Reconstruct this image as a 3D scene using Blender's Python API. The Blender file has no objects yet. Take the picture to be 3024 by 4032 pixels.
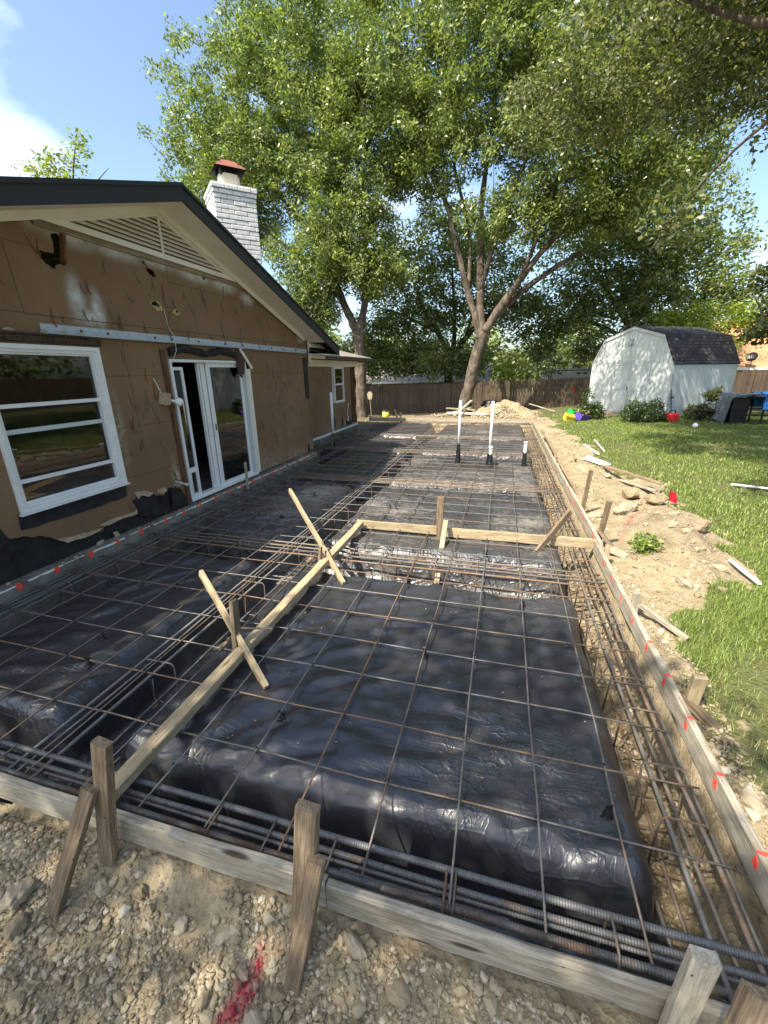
import bpy, bmesh, math, random
import numpy as np
from mathutils import Vector, Matrix, geometry
random.seed(7)
S = bpy.context.scene
COL = S.collection
R = math.radians
# ---------------------------------------------------------------- camera
cd = bpy.data.cameras.new('camera'); cam = bpy.data.objects.new('camera', cd); COL.objects.link(cam)
_p, _y, _r = 0.326123643, 0.270350747, -0.012711426
_f = Vector((-math.sin(_y)*math.cos(_p), math.cos(_y)*math.cos(_p), -math.sin(_p)))
_ri = Vector((math.cos(_y), math.sin(_y), 0)); _u = _ri.cross(_f)
_r2 = _ri*math.cos(_r)+_u*math.sin(_r); _u2 = -_ri*math.sin(_r)+_u*math.cos(_r)
_m = Matrix((_r2, _u2, -_f)).transposed().to_4x4(); _m.translation = Vector((4.56452, -1.03092, 2.0))
cam.matrix_world = _m
cd.sensor_fit = 'HORIZONTAL'; cd.sensor_width = 36; cd.lens = 1651.83/3024*36
cd.clip_start = .05; cd.clip_end = 600
S.camera = cam
S.render.resolution_x = 768; S.render.resolution_y = 1024
# ---------------------------------------------------------------- sky, sun, exposure
TOSUN = Vector((-.334, -.50, .80)).normalized()
W = bpy.data.worlds.new('World'); S.world = W; W.use_nodes = True
wn = W.node_tree; wn.nodes.clear()
wo = wn.nodes.new('ShaderNodeOutputWorld'); bg = wn.nodes.new('ShaderNodeBackground')
sky = wn.nodes.new('ShaderNodeTexSky'); sky.sky_type = 'NISHITA'; sky.sun_disc = False
sky.sun_elevation = math.asin(TOSUN.z); sky.sun_rotation = math.atan2(TOSUN.x, TOSUN.y)
sky.altitude = 200; sky.air_density = 1.0; sky.dust_density = 2.6; sky.ozone_density = .9
bg.inputs['Strength'].default_value = .15
# clouds of the sky itself: direction based noise
tc = wn.nodes.new('ShaderNodeTexCoord'); mp = wn.nodes.new('ShaderNodeMapping')
mp.inputs['Scale'].default_value = (1.0, 1.0, 2.2); mp.inputs['Location'].default_value = (1.9, .7, .2)
nz = wn.nodes.new('ShaderNodeTexNoise'); nz.inputs['Scale'].default_value = 2.1; nz.inputs['Detail'].default_value = 6; nz.inputs['Roughness'].default_value = .52
rp = wn.nodes.new('ShaderNodeValToRGB'); rp.color_ramp.elements[0].position = .60; rp.color_ramp.elements[1].position = .86
rp.color_ramp.elements[0].color = (0, 0, 0, 1); rp.color_ramp.elements[1].color = (1, 1, 1, 1)
# one bank of cloud low over the roof on the left
dt = wn.nodes.new('ShaderNodeVectorMath'); dt.operation = 'DOT_PRODUCT'
_c = Vector((-.752, .575, .345)).normalized(); dt.inputs[1].default_value = _c
mr = wn.nodes.new('ShaderNodeMapRange'); mr.inputs['From Min'].default_value = .982; mr.inputs['From Max'].default_value = .9995
mr.inputs['To Min'].default_value = 0; mr.inputs['To Max'].default_value = .33
ad = wn.nodes.new('ShaderNodeMath'); ad.operation = 'ADD'
mx = wn.nodes.new('ShaderNodeMix'); mx.data_type = 'RGBA'
mx.inputs[7].default_value = (6.4, 6.6, 7.0, 1)
gain = wn.nodes.new('ShaderNodeMix'); gain.data_type = 'RGBA'; gain.blend_type = 'MULTIPLY'; gain.inputs[0].default_value = 1
gain.inputs[7].default_value = (.93, .98, .99, 1)
L = wn.links.new
L(tc.outputs['Generated'], mp.inputs['Vector']); L(mp.outputs['Vector'], nz.inputs['Vector'])
L(tc.outputs['Generated'], dt.inputs[0]); L(dt.outputs['Value'], mr.inputs['Value'])
L(nz.outputs['Fac'], ad.inputs[0]); L(mr.outputs['Result'], ad.inputs[1]); L(ad.outputs[0], rp.inputs['Fac'])
L(sky.outputs['Color'], gain.inputs[6]); L(gain.outputs[2], mx.inputs[6]); L(rp.outputs['Color'], mx.inputs[0])
L(mx.outputs[2], bg.inputs['Color']); L(bg.outputs['Background'], wo.inputs['Surface'])
sd = bpy.data.lights.new('sun', 'SUN'); sun = bpy.data.objects.new('sun', sd); COL.objects.link(sun)
sd.energy = 4.8; sd.angle = R(.53); sd.color = (1, .925, .80)
sun.rotation_mode = 'QUATERNION'; sun.rotation_quaternion = (-TOSUN).to_track_quat('-Z', 'Y'); sun.location = TOSUN*60
S.view_settings.view_transform = 'Standard'; S.view_settings.look = 'None'
S.view_settings.exposure = 1.12; S.view_settings.gamma = 1
try: S.render.engine = 'CYCLES'
except Exception: pass
S.cycles.max_bounces = 8; S.cycles.transparent_max_bounces = 12; S.cycles.diffuse_bounces = 4

# ---------------------------------------------------------------- numpy noise
def _h(ix, iy, s):
    n = (ix.astype(np.int64)*374761393+iy.astype(np.int64)*668265263+s*974634777) & 0x7fffffff
    n = (n ^ (n >> 13))*1274126177 & 0x7fffffff
    return ((n ^ (n >> 16)) & 0xffff)/32767.5-1
def vn(x, y, s=0):
    x = np.asarray(x, float); y = np.asarray(y, float)
    ix = np.floor(x); iy = np.floor(y); fx = x-ix; fy = y-iy
    fx = fx*fx*fx*(fx*(fx*6-15)+10); fy = fy*fy*fy*(fy*(fy*6-15)+10)
    a = _h(ix, iy, s); b = _h(ix+1, iy, s); c = _h(ix, iy+1, s); d = _h(ix+1, iy+1, s)
    return (a+(b-a)*fx)*(1-fy)+(c+(d-c)*fx)*fy
def fbm(x, y, s=0, o=4, g=.5):
    t = 0; a = 1
    for i in range(o):
        t = t+a*vn(x*2**i+i*17.3, y*2**i-i*9.1, s+i); a *= g
    return t
def sstep(a, b, x):
    t = np.clip((x-a)/(b-a), 0, 1); return t*t*(3-2*t)

# ---------------------------------------------------------------- node helpers
class M:
    def __init__(s, name):
        s.mat = bpy.data.materials.new(name); s.mat.use_nodes = True
        s.nt = s.mat.node_tree; s.nt.nodes.clear()
        s.out = s.nt.nodes.new('ShaderNodeOutputMaterial')
    def n(s, t, ins=None, **props):
        nd = s.nt.nodes.new('ShaderNode'+t)
        for k, v in props.items(): setattr(nd, k, v)
        for k, v in (ins or {}).items():
            if isinstance(v, bpy.types.NodeSocket): s.nt.links.new(v, nd.inputs[k])
            else: nd.inputs[k].default_value = v
        return nd
    def coord(s, scale=(1, 1, 1), kind='Object', rnd=True, rot=(0, 0, 0)):
        t = s.n('TexCoord').outputs[kind]
        if rnd:
            oi = s.n('ObjectInfo').outputs['Random']
            ml = s.n('Math', {0: oi, 1: 53.7}, operation='MULTIPLY').outputs[0]
            t = s.n('VectorMath', {0: t, 1: ml}, operation='ADD').outputs[0]
        return s.n('Mapping', {'Vector': t, 'Scale': scale, 'Rotation': rot}).outputs[0]
    def noise(s, v, scale, detail=4, rough=.55, dist=0):
        return s.n('TexNoise', {'Vector': v, 'Scale': scale, 'Detail': detail, 'Roughness': rough, 'Distortion': dist}).outputs['Fac']
    def ramp(s, f, *st):
        r = s.n('ValToRGB', {'Fac': f}); e = r.color_ramp.elements
        while len(e) < len(st): e.new(.5)
        for i, (p, c) in enumerate(st):
            e[i].position = p; e[i].color = (c if isinstance(c, tuple) else (c, c, c))+(1,)
        return r.outputs['Color']
    def mix(s, f, a, b, mode='MIX'):
        m = s.n('Mix', {0: f, 6: a if isinstance(a, bpy.types.NodeSocket) else tuple(a)+(1,), 7: b if isinstance(b, bpy.types.NodeSocket) else tuple(b)+(1,)}, data_type='RGBA', blend_type=mode)
        return m.outputs[2]
    def math(s, op, a, b=0.0, clamp=False):
        return s.n('Math', {0: a, 1: b}, operation=op, use_clamp=clamp).outputs[0]
    def bump(s, h, strength, dist=.01, nrm=None):
        i = {'Height': h, 'Strength': strength, 'Distance': dist}
        if nrm is not None: i['Normal'] = nrm
        return s.n('Bump', i).outputs['Normal']
    def bsdf(s, col, rough=.7, nrm=None, spec=.4, metal=0, **kw):
        i = {'Base Color': col if isinstance(col, bpy.types.NodeSocket) else tuple(col)+(1,), 'Roughness': rough, 'Specular IOR Level': spec, 'Metallic': metal}
        i.update(kw)
        if nrm is not None: i['Normal'] = nrm
        b = s.n('BsdfPrincipled', i)
        return b.outputs[0]
    def fin(s, sh):
        s.nt.links.new(sh, s.out.inputs['Surface']); return s.mat

def wood(name, c1, c2, stain=(.05, .045, .04), st=.5, grain=30):
    m = M(name); v = m.coord((1.0, grain, grain)); v1 = m.coord((2.2, 7, 7)); iso = m.coord((1, 1, 1))
    g = m.noise(v, 2.2, 8, .72, .8); fine = m.noise(m.coord((5, 130, 130)), 1.6, 4, .7); w = m.noise(v1, 2.0, 7, .7, .5); sp = m.noise(iso, 46, 4, .7)
    gg = m.math('ADD', m.math('MULTIPLY', g, .62), m.math('MULTIPLY', fine, .38))
    col = m.ramp(gg, (.36, tuple(x*.62 for x in c1)), (.46, c1), (.62, c2))
    rnd = m.n('ObjectInfo').outputs['Random']
    col = m.mix(m.ramp(w, (.47, 0.0), (.60, st)), col, stain)
    col = m.mix(m.ramp(sp, (.62, 0.0), (.72, .5)), col, tuple(x*.7 for x in stain))
    kn = m.n('TexVoronoi', {'Vector': m.coord((1.7, 8, 8)), 'Scale': 1.0}).outputs['Distance']
    col = m.mix(m.ramp(kn, (.08, .9), (.15, 0.0)), col, (.055, .03, .015))
    nl = m.n('TexVoronoi', {'Vector': m.coord((9, 16, 16)), 'Scale': 1.0}).outputs['Distance']
    col = m.mix(m.ramp(nl, (.05, .9), (.07, 0.0)), col, (.02, .016, .014))
    br = m.math('MULTIPLY_ADD', rnd, .35); m.nt.nodes[-1].inputs[2].default_value = .80
    col = m.mix(1.0, col, m.n('CombineColor', {0: br, 1: br, 2: br}).outputs[0], 'MULTIPLY')
    return m.fin(m.bsdf(col, .85, m.bump(gg, .7, .004), .2))
def steel(name, base, rust, amt, rough=.55):
    m = M(name); v = m.coord((1, 1, 1)); rnd = m.n('ObjectInfo').outputs['Random']
    a = m.noise(v, 3.5, 6, .7); f = m.noise(v, 60, 3, .6)
    s = m.math('ADD', a, m.math('MULTIPLY', m.math('SUBTRACT', rnd, .5), .32))
    k = m.ramp(s, (.58-amt*.3, 0.0), (.72-amt*.3, 1.0))
    rc = m.ramp(f, (.3, tuple(c*.55 for c in rust)), (.7, rust))
    bc = m.ramp(f, (.3, tuple(c*.7 for c in base)), (.7, base))
    col = m.mix(k, bc, rc)
    ro = m.math('MULTIPLY_ADD', k, .3); m.nt.nodes[-1].inputs[2].default_value = rough
    return m.fin(m.bsdf(col, ro, m.bump(f, .3, .002), .5, .25))
def flat(name, col, rough=.6, spec=.4, var=.12, sc=8, bump=.1, metal=0, bsc=40):
    m = M(name); v = m.coord()
    a = m.noise(v, sc, 5, .6); b = m.noise(v, bsc, 3, .6)
    c = m.ramp(a, (.3, tuple(max(0, x*(1-var)) for x in col)), (.7, tuple(x*(1+var) for x in col)))
    return m.fin(m.bsdf(c, rough, m.bump(b, bump, .004), spec, metal))

MT = {}
MT['form'] = wood('weathered form board', (.32, .28, .21), (.51, .45, .345), (.19, .15, .10), .55)
MT['newwood'] = wood('pale new lumber', (.36, .275, .16), (.53, .43, .275), (.20, .145, .085), .5)
MT['stake'] = wood('brown stake wood', (.20, .14, .085), (.39, .295, .19), (.10, .075, .05), .45)
MT['jamb'] = wood('raw brown jamb wood', (.12, .055, .025), (.25, .12, .055), (.05, .03, .02), .6)
MT['oldwood'] = wood('rotten dark wood', (.05, .035, .025), (.16, .11, .07), (.02, .015, .012), .6)
MT['rebar'] = steel('grey steel rebar', (.20, .183, .155), (.27, .18, .115), .2)
MT['rebar_rust'] = steel('rusty steel rebar', (.21, .168, .122), (.28, .165, .095), .4)
MT['rebar_dark'] = steel('dark mill steel', (.175, .172, .165), (.22, .14, .09), .12, .5)
MT['white'] = flat('white paint', (.78, .77, .73), .45, .4, .06, 5, .05)
MT['offwhite'] = flat('off white trim paint', (.78, .72, .61), .6, .3, .06, 4, .06)
MT['pvc'] = flat('white pvc', (.8, .8, .78), .3, .5, .03)
MT['tape'] = flat('black tape wrap', (.012, .012, .013), .28, .5, .2, 20, .9, 0, 22)
MT['felt'] = flat('black felt paper', (.022, .021, .021), .75, .3, .5, 9, .5, 0, 18)
MT['chairblk'] = flat('black chair plastic', (.012, .012, .012), .4)
MT['fascia'] = flat('dark brown black fascia', (.022, .021, .022), .5, .4, .1)
MT['steelgrey'] = flat('pale grey painted steel', (.42, .46, .48), .45, .5, .15, 14, .12)
MT['rustyspot'] = flat('rust', (.16, .06, .025), .8)
MT['dark'] = flat('dark interior', (.05, .045, .04), .9)
MT['interior'] = flat('room plaster', (.22, .21, .19), .9)
MT['red'] = flat('red plastic', (.55, .02, .02), .4); MT['green'] = flat('green plastic', (.02, .40, .06), .4)
MT['purple'] = flat('purple plastic', (.09, .05, .30), .4); MT['yellow'] = flat('yellow plastic', (.75, .58, .06), .4)
MT['ylid'] = flat('dark bucket lid', (.03, .03, .03), .4)
MT['blackmetal'] = flat('black metal', (.02, .02, .021), .4, .5, .1, 10, .05, .3)
MT['galv'] = flat('grey sheet metal', (.25, .25, .25), .4, .5, .2, 9, .05, .7)
MT['redcap'] = flat('rust red metal hood', (.24, .085, .05), .6, .4, .25, 7)
MT['brickwhite'] = flat('white painted brick', (.70, .70, .68), .75, .3, .12, 14, .8, 0, 60)
MT['mortar'] = flat('grey mortar', (.34, .34, .33), .9, .2, .2, 20, .5)
MT['flue'] = flat('cream flue clay', (.62, .55, .42), .8, .2, .1, 9, .2)
MT['orangeroof'] = None
MT['rock'] = flat('pale limestone rock', (.33, .275, .19), .92, .2, .25, 9, .9, 0, 26)
MT['rockdk'] = flat('grey brown clod', (.235, .185, .115), .95, .15, .3, 9, 1.0, 0, 30)
MT['tan'] = flat('torn board core', (.45, .34, .22), .9, .2, .25, 16, .5)
MT['foam'] = flat('foam spot', (.48, .36, .16), .9, .2, .3, 30, 1.0)
MT['tarpgrey'] = flat('silver tarp', (.15, .16, .18), .45, .5, .15, 6, .5, 0, 9)
MT['tarpblue'] = flat('blue tarp', (.04, .20, .55), .4, .5, .2, 6, .5, 0, 9)
MT['redpaint'] = flat('fluorescent red paint', (.95, .09, .06), .7, .2, .15, 30, .2)
MT['flag'] = flat('dark red flag vinyl', (.48, .012, .03), .4)
MT['ball'] = flat('white ball', (.8, .82, .85), .4)
MT['grill'] = flat('light lawn furniture', (.6, .6, .58), .5)

def m_plastic():
    m = M('black polyethylene sheet'); v = m.coord(kind='Object', rnd=False)
    n1 = m.noise(v, 1.3, 5, .6, .4); n2 = m.noise(v, 11, 7, .75, 1.0); n3 = m.noise(v, 70, 5, .75)
    at = m.n('Attribute', attribute_name='dust').outputs['Fac']
    s = m.math('ADD', m.math('MULTIPLY', n1, n2), m.math('MULTIPLY', at, .33))
    s = m.math('ADD', s, m.math('MULTIPLY', m.math('SUBTRACT', n3, .5), .22))
    k = m.ramp(s, (.20, .045), (.40, .12), (.52, .36), (.66, .75))
    col = m.mix(k, (.0145, .0165, .023), (.34, .305, .25))
    ro = m.ramp(k, (.0, .30), (.5, .6))
    def crease(vec, sc, dist, lo):
        n = m.n('TexNoise', {'Vector': vec, 'Scale': sc, 'Detail': 2, 'Roughness': .45, 'Distortion': dist}).outputs['Fac']
        d = m.math('ABSOLUTE', m.math('SUBTRACT', n, .5))
        return m.ramp(d, (0.0, 1.0), (lo, 0.0))
    c1 = crease(m.coord((1, 2.8, 1), rnd=False, rot=(0, 0, .55)), 2.6, .9, .05)
    c2 = crease(m.coord((2.4, 1, 1), rnd=False, rot=(0, 0, .2)), 5.5, 1.3, .05)
    soft = m.noise(m.coord((1, 2.2, 1), rnd=False, rot=(0, 0, .6)), 3.2, 3, .5, .8)
    cs = m.math('MULTIPLY_ADD', at, .45, True); m.nt.nodes[-1].inputs[2].default_value = .20
    b = m.n('Bump', {'Height': soft, 'Strength': .16, 'Distance': .08}).outputs['Normal']
    b = m.n('Bump', {'Height': c1, 'Strength': cs, 'Distance': .02, 'Normal': b}).outputs['Normal']
    b = m.n('Bump', {'Height': c2, 'Strength': cs, 'Distance': .011, 'Normal': b}).outputs['Normal']
    return m.fin(m.bsdf(col, ro, b, .8))
MT['plastic'] = m_plastic()
def m_ground():
    m = M('dirt ground'); v = m.coord(rnd=False)
    a = m.noise(v, .55, 6, .6); b = m.noise(v, 7, 6, .68); c = m.noise(v, 42, 5, .7)
    vo = m.n('TexVoronoi', {'Vector': v, 'Scale': 34.0}).outputs['Distance']
    col = m.ramp(b, (.28, (.19, .142, .083)), (.5, (.30, .24, .15)), (.74, (.43, .355, .24)))
    col = m.mix(m.ramp(a, (.4, 0.0), (.65, .4)), col, (.34, .27, .16))
    at = m.n('Attribute', attribute_name='lawn').outputs['Fac']
    gn = m.math('ADD', at, m.math('MULTIPLY', m.math('SUBTRACT', b, .5), .9))
    gr = m.ramp(c, (.3, (.075, .08, .032)), (.7, (.14, .145, .055)))
    col = m.mix(m.ramp(gn, (.42, 0.0), (.58, 1.0)), col, gr)
    rd = m.n('Attribute', attribute_name='red').outputs['Fac']
    rk = m.math('MULTIPLY', rd, m.ramp(b, (.42, 0.0), (.62, .9)))
    col = m.mix(rk, col, (.34, .03, .055))
    wt = m.n('Attribute', attribute_name='wet_shade').outputs['Fac']
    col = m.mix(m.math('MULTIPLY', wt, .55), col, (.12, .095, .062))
    n = m.bump(b, .8, .05); n = m.bump(vo, .6, .02, n); n = m.bump(c, .6, .012, n)
    return m.fin(m.bsdf(col, .95, n, .15))
MT['ground'] = m_ground()
def m_clod():
    m = M('loose clods'); v = m.coord(rnd=False)
    r = m.n('NewGeometry').outputs['Random Per Island']
    c = m.ramp(r, (0.0, (.22, .17, .10)), (.5, (.315, .255, .16)), (.9, (.40, .335, .225)), (1.0, (.50, .44, .33)))
    rd = m.n('Attribute', attribute_name='red').outputs['Fac']
    b = m.noise(v, 7, 6, .68)
    c = m.mix(m.math('MULTIPLY', rd, m.ramp(b, (.38, 0.0), (.56, 1.0))), c, (.36, .03, .055))
    return m.fin(m.bsdf(c, .95, m.bump(m.noise(v, 90, 3, .6), .7, .006), .15))
MT['clod'] = m_clod()
def m_leaf(name, lo, hi, yel=None, trans=.35, rough=.38):
    m = M(name); r = m.n('NewGeometry').outputs['Random Per Island']
    st = [(0.0, lo), (.75, hi)]
    if yel: st.append((1.0, yel))
    c = m.ramp(r, *st)
    d = m.bsdf(c, rough, None, .5)
    t = m.n('BsdfTranslucent', {'Color': m.mix(1.0, c, (1.5, 1.7, .7), 'MULTIPLY')}).outputs[0]
    return m.fin(m.n('MixShader', {0: trans, 1: d, 2: t}).outputs[0])
MT['leaf'] = m_leaf('bright green leaves', (.065, .095, .028), (.235, .285, .085), (.40, .43, .16), .36, .36)
MT['leafdk'] = m_leaf('dark oak leaves', (.055, .08, .03), (.235, .27, .095), (.40, .42, .19), .42, .38)
MT['leafol'] = m_leaf('olive overhanging leaves', (.055, .068, .028), (.175, .19, .07), (.32, .32, .13), .36, .42)
MT['leafye'] = m_leaf('yellow green leaves', (.12, .17, .02), (.26, .30, .04), (.34, .36, .06), .4)
MT['bush'] = m_leaf('dark bush leaves', (.022, .042, .013), (.06, .09, .024), (.09, .13, .035), .2, .4)
MT['grass'] = m_leaf('lawn grass blades', (.09, .135, .028), (.215, .29, .055), (.36, .38, .12), .3, .5)
MT['drygrass'] = m_leaf('dry grass blades', (.20, .17, .07), (.36, .30, .14), (.45, .38, .2), .25, .6)
def m_bark(name, a, b):
    m = M(name); v = m.coord((1, 1, .35), rnd=False); n = m.noise(v, 9, 7, .72, .6); n2 = m.noise(m.coord((1, 1, .6), rnd=False), 3.2, 6, .7, .4)
    col = m.ramp(n, (.3, a), (.7, b))
    col = m.mix(m.ramp(n2, (.48, 0.0), (.62, .75)), col, tuple(x*1.55 for x in b))  # pale blotches paint sun dapple into the bark colour
    col = m.mix(m.ramp(n2, (.34, .8), (.44, 0.0)), col, tuple(x*.6 for x in a))
    return m.fin(m.bsdf(col, .92, m.bump(n, 1.0, .06), .2))
MT['bark'] = m_bark('grey brown bark', (.055, .043, .033), (.15, .12, .09))
MT['barkdk'] = m_bark('dark bark', (.035, .027, .02), (.10, .08, .06))
def m_wall():
    m = M('brown fibre sheathing'); v = m.coord(rnd=False)
    a = m.noise(v, .8, 5, .6); b = m.noise(v, 30, 4, .6); c = m.noise(v, 3.5, 6, .7, .4)
    col = m.ramp(a, (.3, (.125, .066, .032)), (.7, (.185, .105, .055)))
    col = m.mix(m.ramp(b, (.3, .0), (.8, .3)), col, (.20, .125, .07))
    col = m.mix(m.ramp(c, (.60, 0.0), (.74, .45)), col, (.09, .052, .03))
    col = m.mix(m.ramp(m.noise(v, 5.5, 6, .75), (.69, 0.0), (.75, .35)), col, (.34, .27, .19))
    # overspray of white paint: its own mask painted on the sheathing
    sp = m.n('Attribute', attribute_name='spray').outputs['Fac']
    k = m.math('MULTIPLY', sp, m.ramp(m.noise(v, 4, 4, .6), (.25, .55), (.6, 1.0)))
    col = m.mix(k, col, (.62, .61, .57))
    du = m.n('Attribute', attribute_name='mud').outputs['Fac']
    k2 = m.math('MULTIPLY', du, m.ramp(m.noise(v, 9, 6, .75), (.42, 0.0), (.6, 1.0)))
    col = m.mix(k2, col, (.33, .265, .18))
    return m.fin(m.bsdf(col, .8, m.bump(b, .25, .004), .25))
MT['wall'] = m_wall()
def m_shingle(name, c1, c2, mo, sx=3.2, sy=7):
    m = M(name); v = m.coord(kind='UV', rnd=False)
    br = m.n('TexBrick', {'Vector': v, 'Color1': c1+(1,), 'Color2': c2+(1,), 'Mortar': mo+(1,), 'Scale': 1.0, 'Mortar Size': .012, 'Mortar Smooth': .2, 'Bias': 0.0, 'Brick Width': .3, 'Row Height': .14})
    g = m.noise(m.coord(rnd=False), 120, 2, .5); w = m.noise(m.coord(rnd=False), 2.2, 4, .6)
    col = m.mix(m.ramp(w, (.3, 0.0), (.7, .4)), br.outputs['Color'], tuple(x*.6 for x in c1))
    n = m.bump(br.outputs['Fac'], -.6, .02); n = m.bump(g, .4, .003, n)
    return m.fin(m.bsdf(col, .9, n, .2))
MT['shingledk'] = m_shingle('dark shingles', (.045, .043, .046), (.10, .092, .09), (.016, .016, .016))
MT['shinglegrey'] = m_shingle('grey tan shingles', (.25, .215, .18), (.34, .30, .255), (.12, .10, .08))
MT['orangeroof'] = m_shingle('orange clay roof', (.50, .24, .11), (.62, .33, .17), (.28, .12, .06))
def m_glass():
    m = M('window glass'); fr = m.n('Fresnel', {'IOR': 1.5}).outputs[0]
    k = m.math('ADD', fr, .015, True)
    t = m.n('BsdfTransparent', {'Color': (.62, .68, .68, 1)}).outputs[0]
    g = m.n('BsdfGlossy', {'Color': (1, 1, 1, 1), 'Roughness': .02}).outputs[0]
    return m.fin(m.n('MixShader', {0: k, 1: t, 2: g}).outputs[0])
MT['glass'] = m_glass()
def m_concrete():
    m = M('old concrete'); v = m.coord(rnd=False)
    a = m.noise(v, 2.5, 6, .68); b = m.noise(v, 30, 5, .7)
    col = m.ramp(a, (.3, (.12, .10, .075)), (.5, (.21, .185, .145)), (.72, (.33, .30, .25)))
    return m.fin(m.bsdf(col, .92, m.bump(b, .7, .012), .2))
MT['concrete'] = m_concrete()
def m_fence():
    m = M('weathered cedar pickets'); v = m.coord((14, 14, 1.2), rnd=False); r = m.n('NewGeometry').outputs['Random Per Island']
    g = m.noise(v, 2.2, 5, .65); k = m.noise(m.coord(rnd=False), 1.3, 5, .6)
    col = m.ramp(g, (.25, (.036, .027, .020)), (.75, (.115, .085, .06)))  # tree shade over the fence is put into these darker browns
    col = m.mix(m.ramp(r, (0.0, 0.0), (1.0, .4)), col, (.17, .12, .08))
    col = m.mix(m.ramp(k, (.45, 0.0), (.7, .6)), col, (.055, .043, .034))
    return m.fin(m.bsdf(col, .9, m.bump(g, .5, .01), .2))
MT['fence'] = m_fence()
MT['shed'] = flat('pale blue white shed siding', (.545, .575, .545), .7, .3, .05, 3, .35, 0, 55)
MT['shedtrim'] = flat('shed trim', (.47, .50, .48), .6, .3, .04, 3, .1)

# ---------------------------------------------------------------- mesh helpers
ORG = {}; MWX = {}
class MB:
    def __init__(s): s.v = []; s.f = []; s.mi = []; s.cur = 0
    def add(s, vs, fs):
        o = len(s.v); s.v += [tuple(p) for p in vs]
        for f in fs: s.f.append(tuple(i+o for i in f)); s.mi.append(s.cur)
    def box(s, x0, x1, y0, y1, z0, z1):
        s.add([(x0, y0, z0), (x1, y0, z0), (x1, y1, z0), (x0, y1, z0), (x0, y0, z1), (x1, y0, z1), (x1, y1, z1), (x0, y1, z1)],
              [(3, 2, 1, 0), (4, 5, 6, 7), (0, 1, 5, 4), (1, 2, 6, 5), (2, 3, 7, 6), (3, 0, 4, 7)])
    def bar(s, p0, p1, w, h, up=(0, 0, 1), ch=0.0):
        p0 = Vector(p0); p1 = Vector(p1); d = (p1-p0).normalized(); up = Vector(up)
        a = d.cross(up).normalized() if d.cross(up).length > 1e-4 else d.cross(Vector((1, 0, 0))).normalized(); b = a.cross(d).normalized()
        w /= 2; h /= 2
        if ch: pr = [(-w+ch, -h), (w-ch, -h), (w, -h+ch), (w, h-ch), (w-ch, h), (-w+ch, h), (-w, h-ch), (-w, -h+ch)]
        else: pr = [(-w, -h), (w, -h), (w, h), (-w, h)]
        n = len(pr); vs = [p0+a*x+b*y for x, y in pr]+[p1+a*x+b*y for x, y in pr]
        s.add(vs, [tuple(range(n))[::-1], tuple(range(n, 2*n))]+[(i, (i+1) % n, n+(i+1) % n, n+i) for i in range(n)])
    def tube(s, pts, r, n=6, cap=True):
        pts = [Vector(p) for p in pts]; k = len(pts)
        rs = list(r) if hasattr(r, '__len__') else [r]*k
        ref = Vector((.123, .37, 1)).normalized(); vs = []; a = None
        for i, p in enumerate(pts):
            d = (pts[min(i+1, k-1)]-pts[max(i-1, 0)])
            d = d.normalized() if d.length > 1e-9 else Vector((0, 0, 1))
            if a is None: a = d.cross(ref); a = a if a.length > 1e-3 else d.cross(Vector((1, 0, 0)))
            a = (a-d*a.dot(d)).normalized(); b = d.cross(a)
            vs += [p+(a*math.cos(t*2*math.pi/n)+b*math.sin(t*2*math.pi/n))*rs[i] for t in range(n)]
        fs = [(i*n+t, i*n+(t+1) % n, (i+1)*n+(t+1) % n, (i+1)*n+t) for i in range(k-1) for t in range(n)]
        if cap: fs += [tuple(range(n))[::-1], tuple(range((k-1)*n, k*n))]
        s.add(vs, fs)
    def prism(s, loops, axis, a0, a1):
        """closed outline(s) in a plane normal to axis (0=x: (y,z), 1=y: (x,z), 2=z: (x,y)) extruded a0..a1; later loops are holes"""
        def P(q, a): return ((a, q[0], q[1]), (q[0], a, q[1]), (q[0], q[1], a))[axis]
        tri = geometry.tessellate_polygon([[Vector((q[0], q[1], 0)) for q in lp] for lp in loops])
        fl = [q for lp in loops for q in lp]; n = len(fl)
        vs = [P(q, a0) for q in fl]+[P(q, a1) for q in fl]
        fs = [t for t in tri]+[tuple(i+n for i in t[::-1]) for t in tri]; o = 0
        for lp in loops:
            k = len(lp)
            fs += [(o+i, o+(i+1) % k, n+o+(i+1) % k, n+o+i) for i in range(k)]; o += k
        s.add(vs, fs)
    def mesh(s, name, org=(0, 0, 0), smooth=False, fix=True):
        me = bpy.data.meshes.new(name); o = Vector(org)
        me.from_pydata([tuple(Vector(v)-o) for v in s.v], [], s.f); me.update()
        if any(s.mi): me.polygons.foreach_set('material_index', s.mi)
        if fix:
            bm = bmesh.new(); bm.from_mesh(me); bmesh.ops.recalc_face_normals(bm, faces=bm.faces); bm.to_mesh(me); bm.free()
        if smooth: me.polygons.foreach_set('use_smooth', [True]*len(me.polygons))
        return me
def link(name, me, mat, parent=None, org=(0, 0, 0)):
    for q in (mat if isinstance(mat, (list, tuple)) else [mat]): me.materials.append(MT[q] if isinstance(q, str) else q)
    o = bpy.data.objects.new(name, me); COL.objects.link(o); org = Vector(org)
    if parent is not None: o.parent = parent; o.location = org-ORG[parent.name]
    else: o.location = org
    ORG[o.name] = org
    return o
def part(name, mb, mat, parent, smooth=False, label=None):
    org = ORG[parent.name]; o = link(name, mb.mesh(name, org, smooth), mat, parent, org)
    if label: o['label'] = label
    return o
def tag(o, label=None, cat=None, group=None, kind=None):
    if label: o['label'] = label
    if cat: o['category'] = cat
    if group: o['group'] = group
    if kind: o['kind'] = kind
    return o
def solo(name, mb, mat, org, label, cat, group=None, smooth=False, kind=None):
    return tag(link(name, mb.mesh(name, org, smooth), mat, None, org), label, cat, group, kind)
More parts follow.
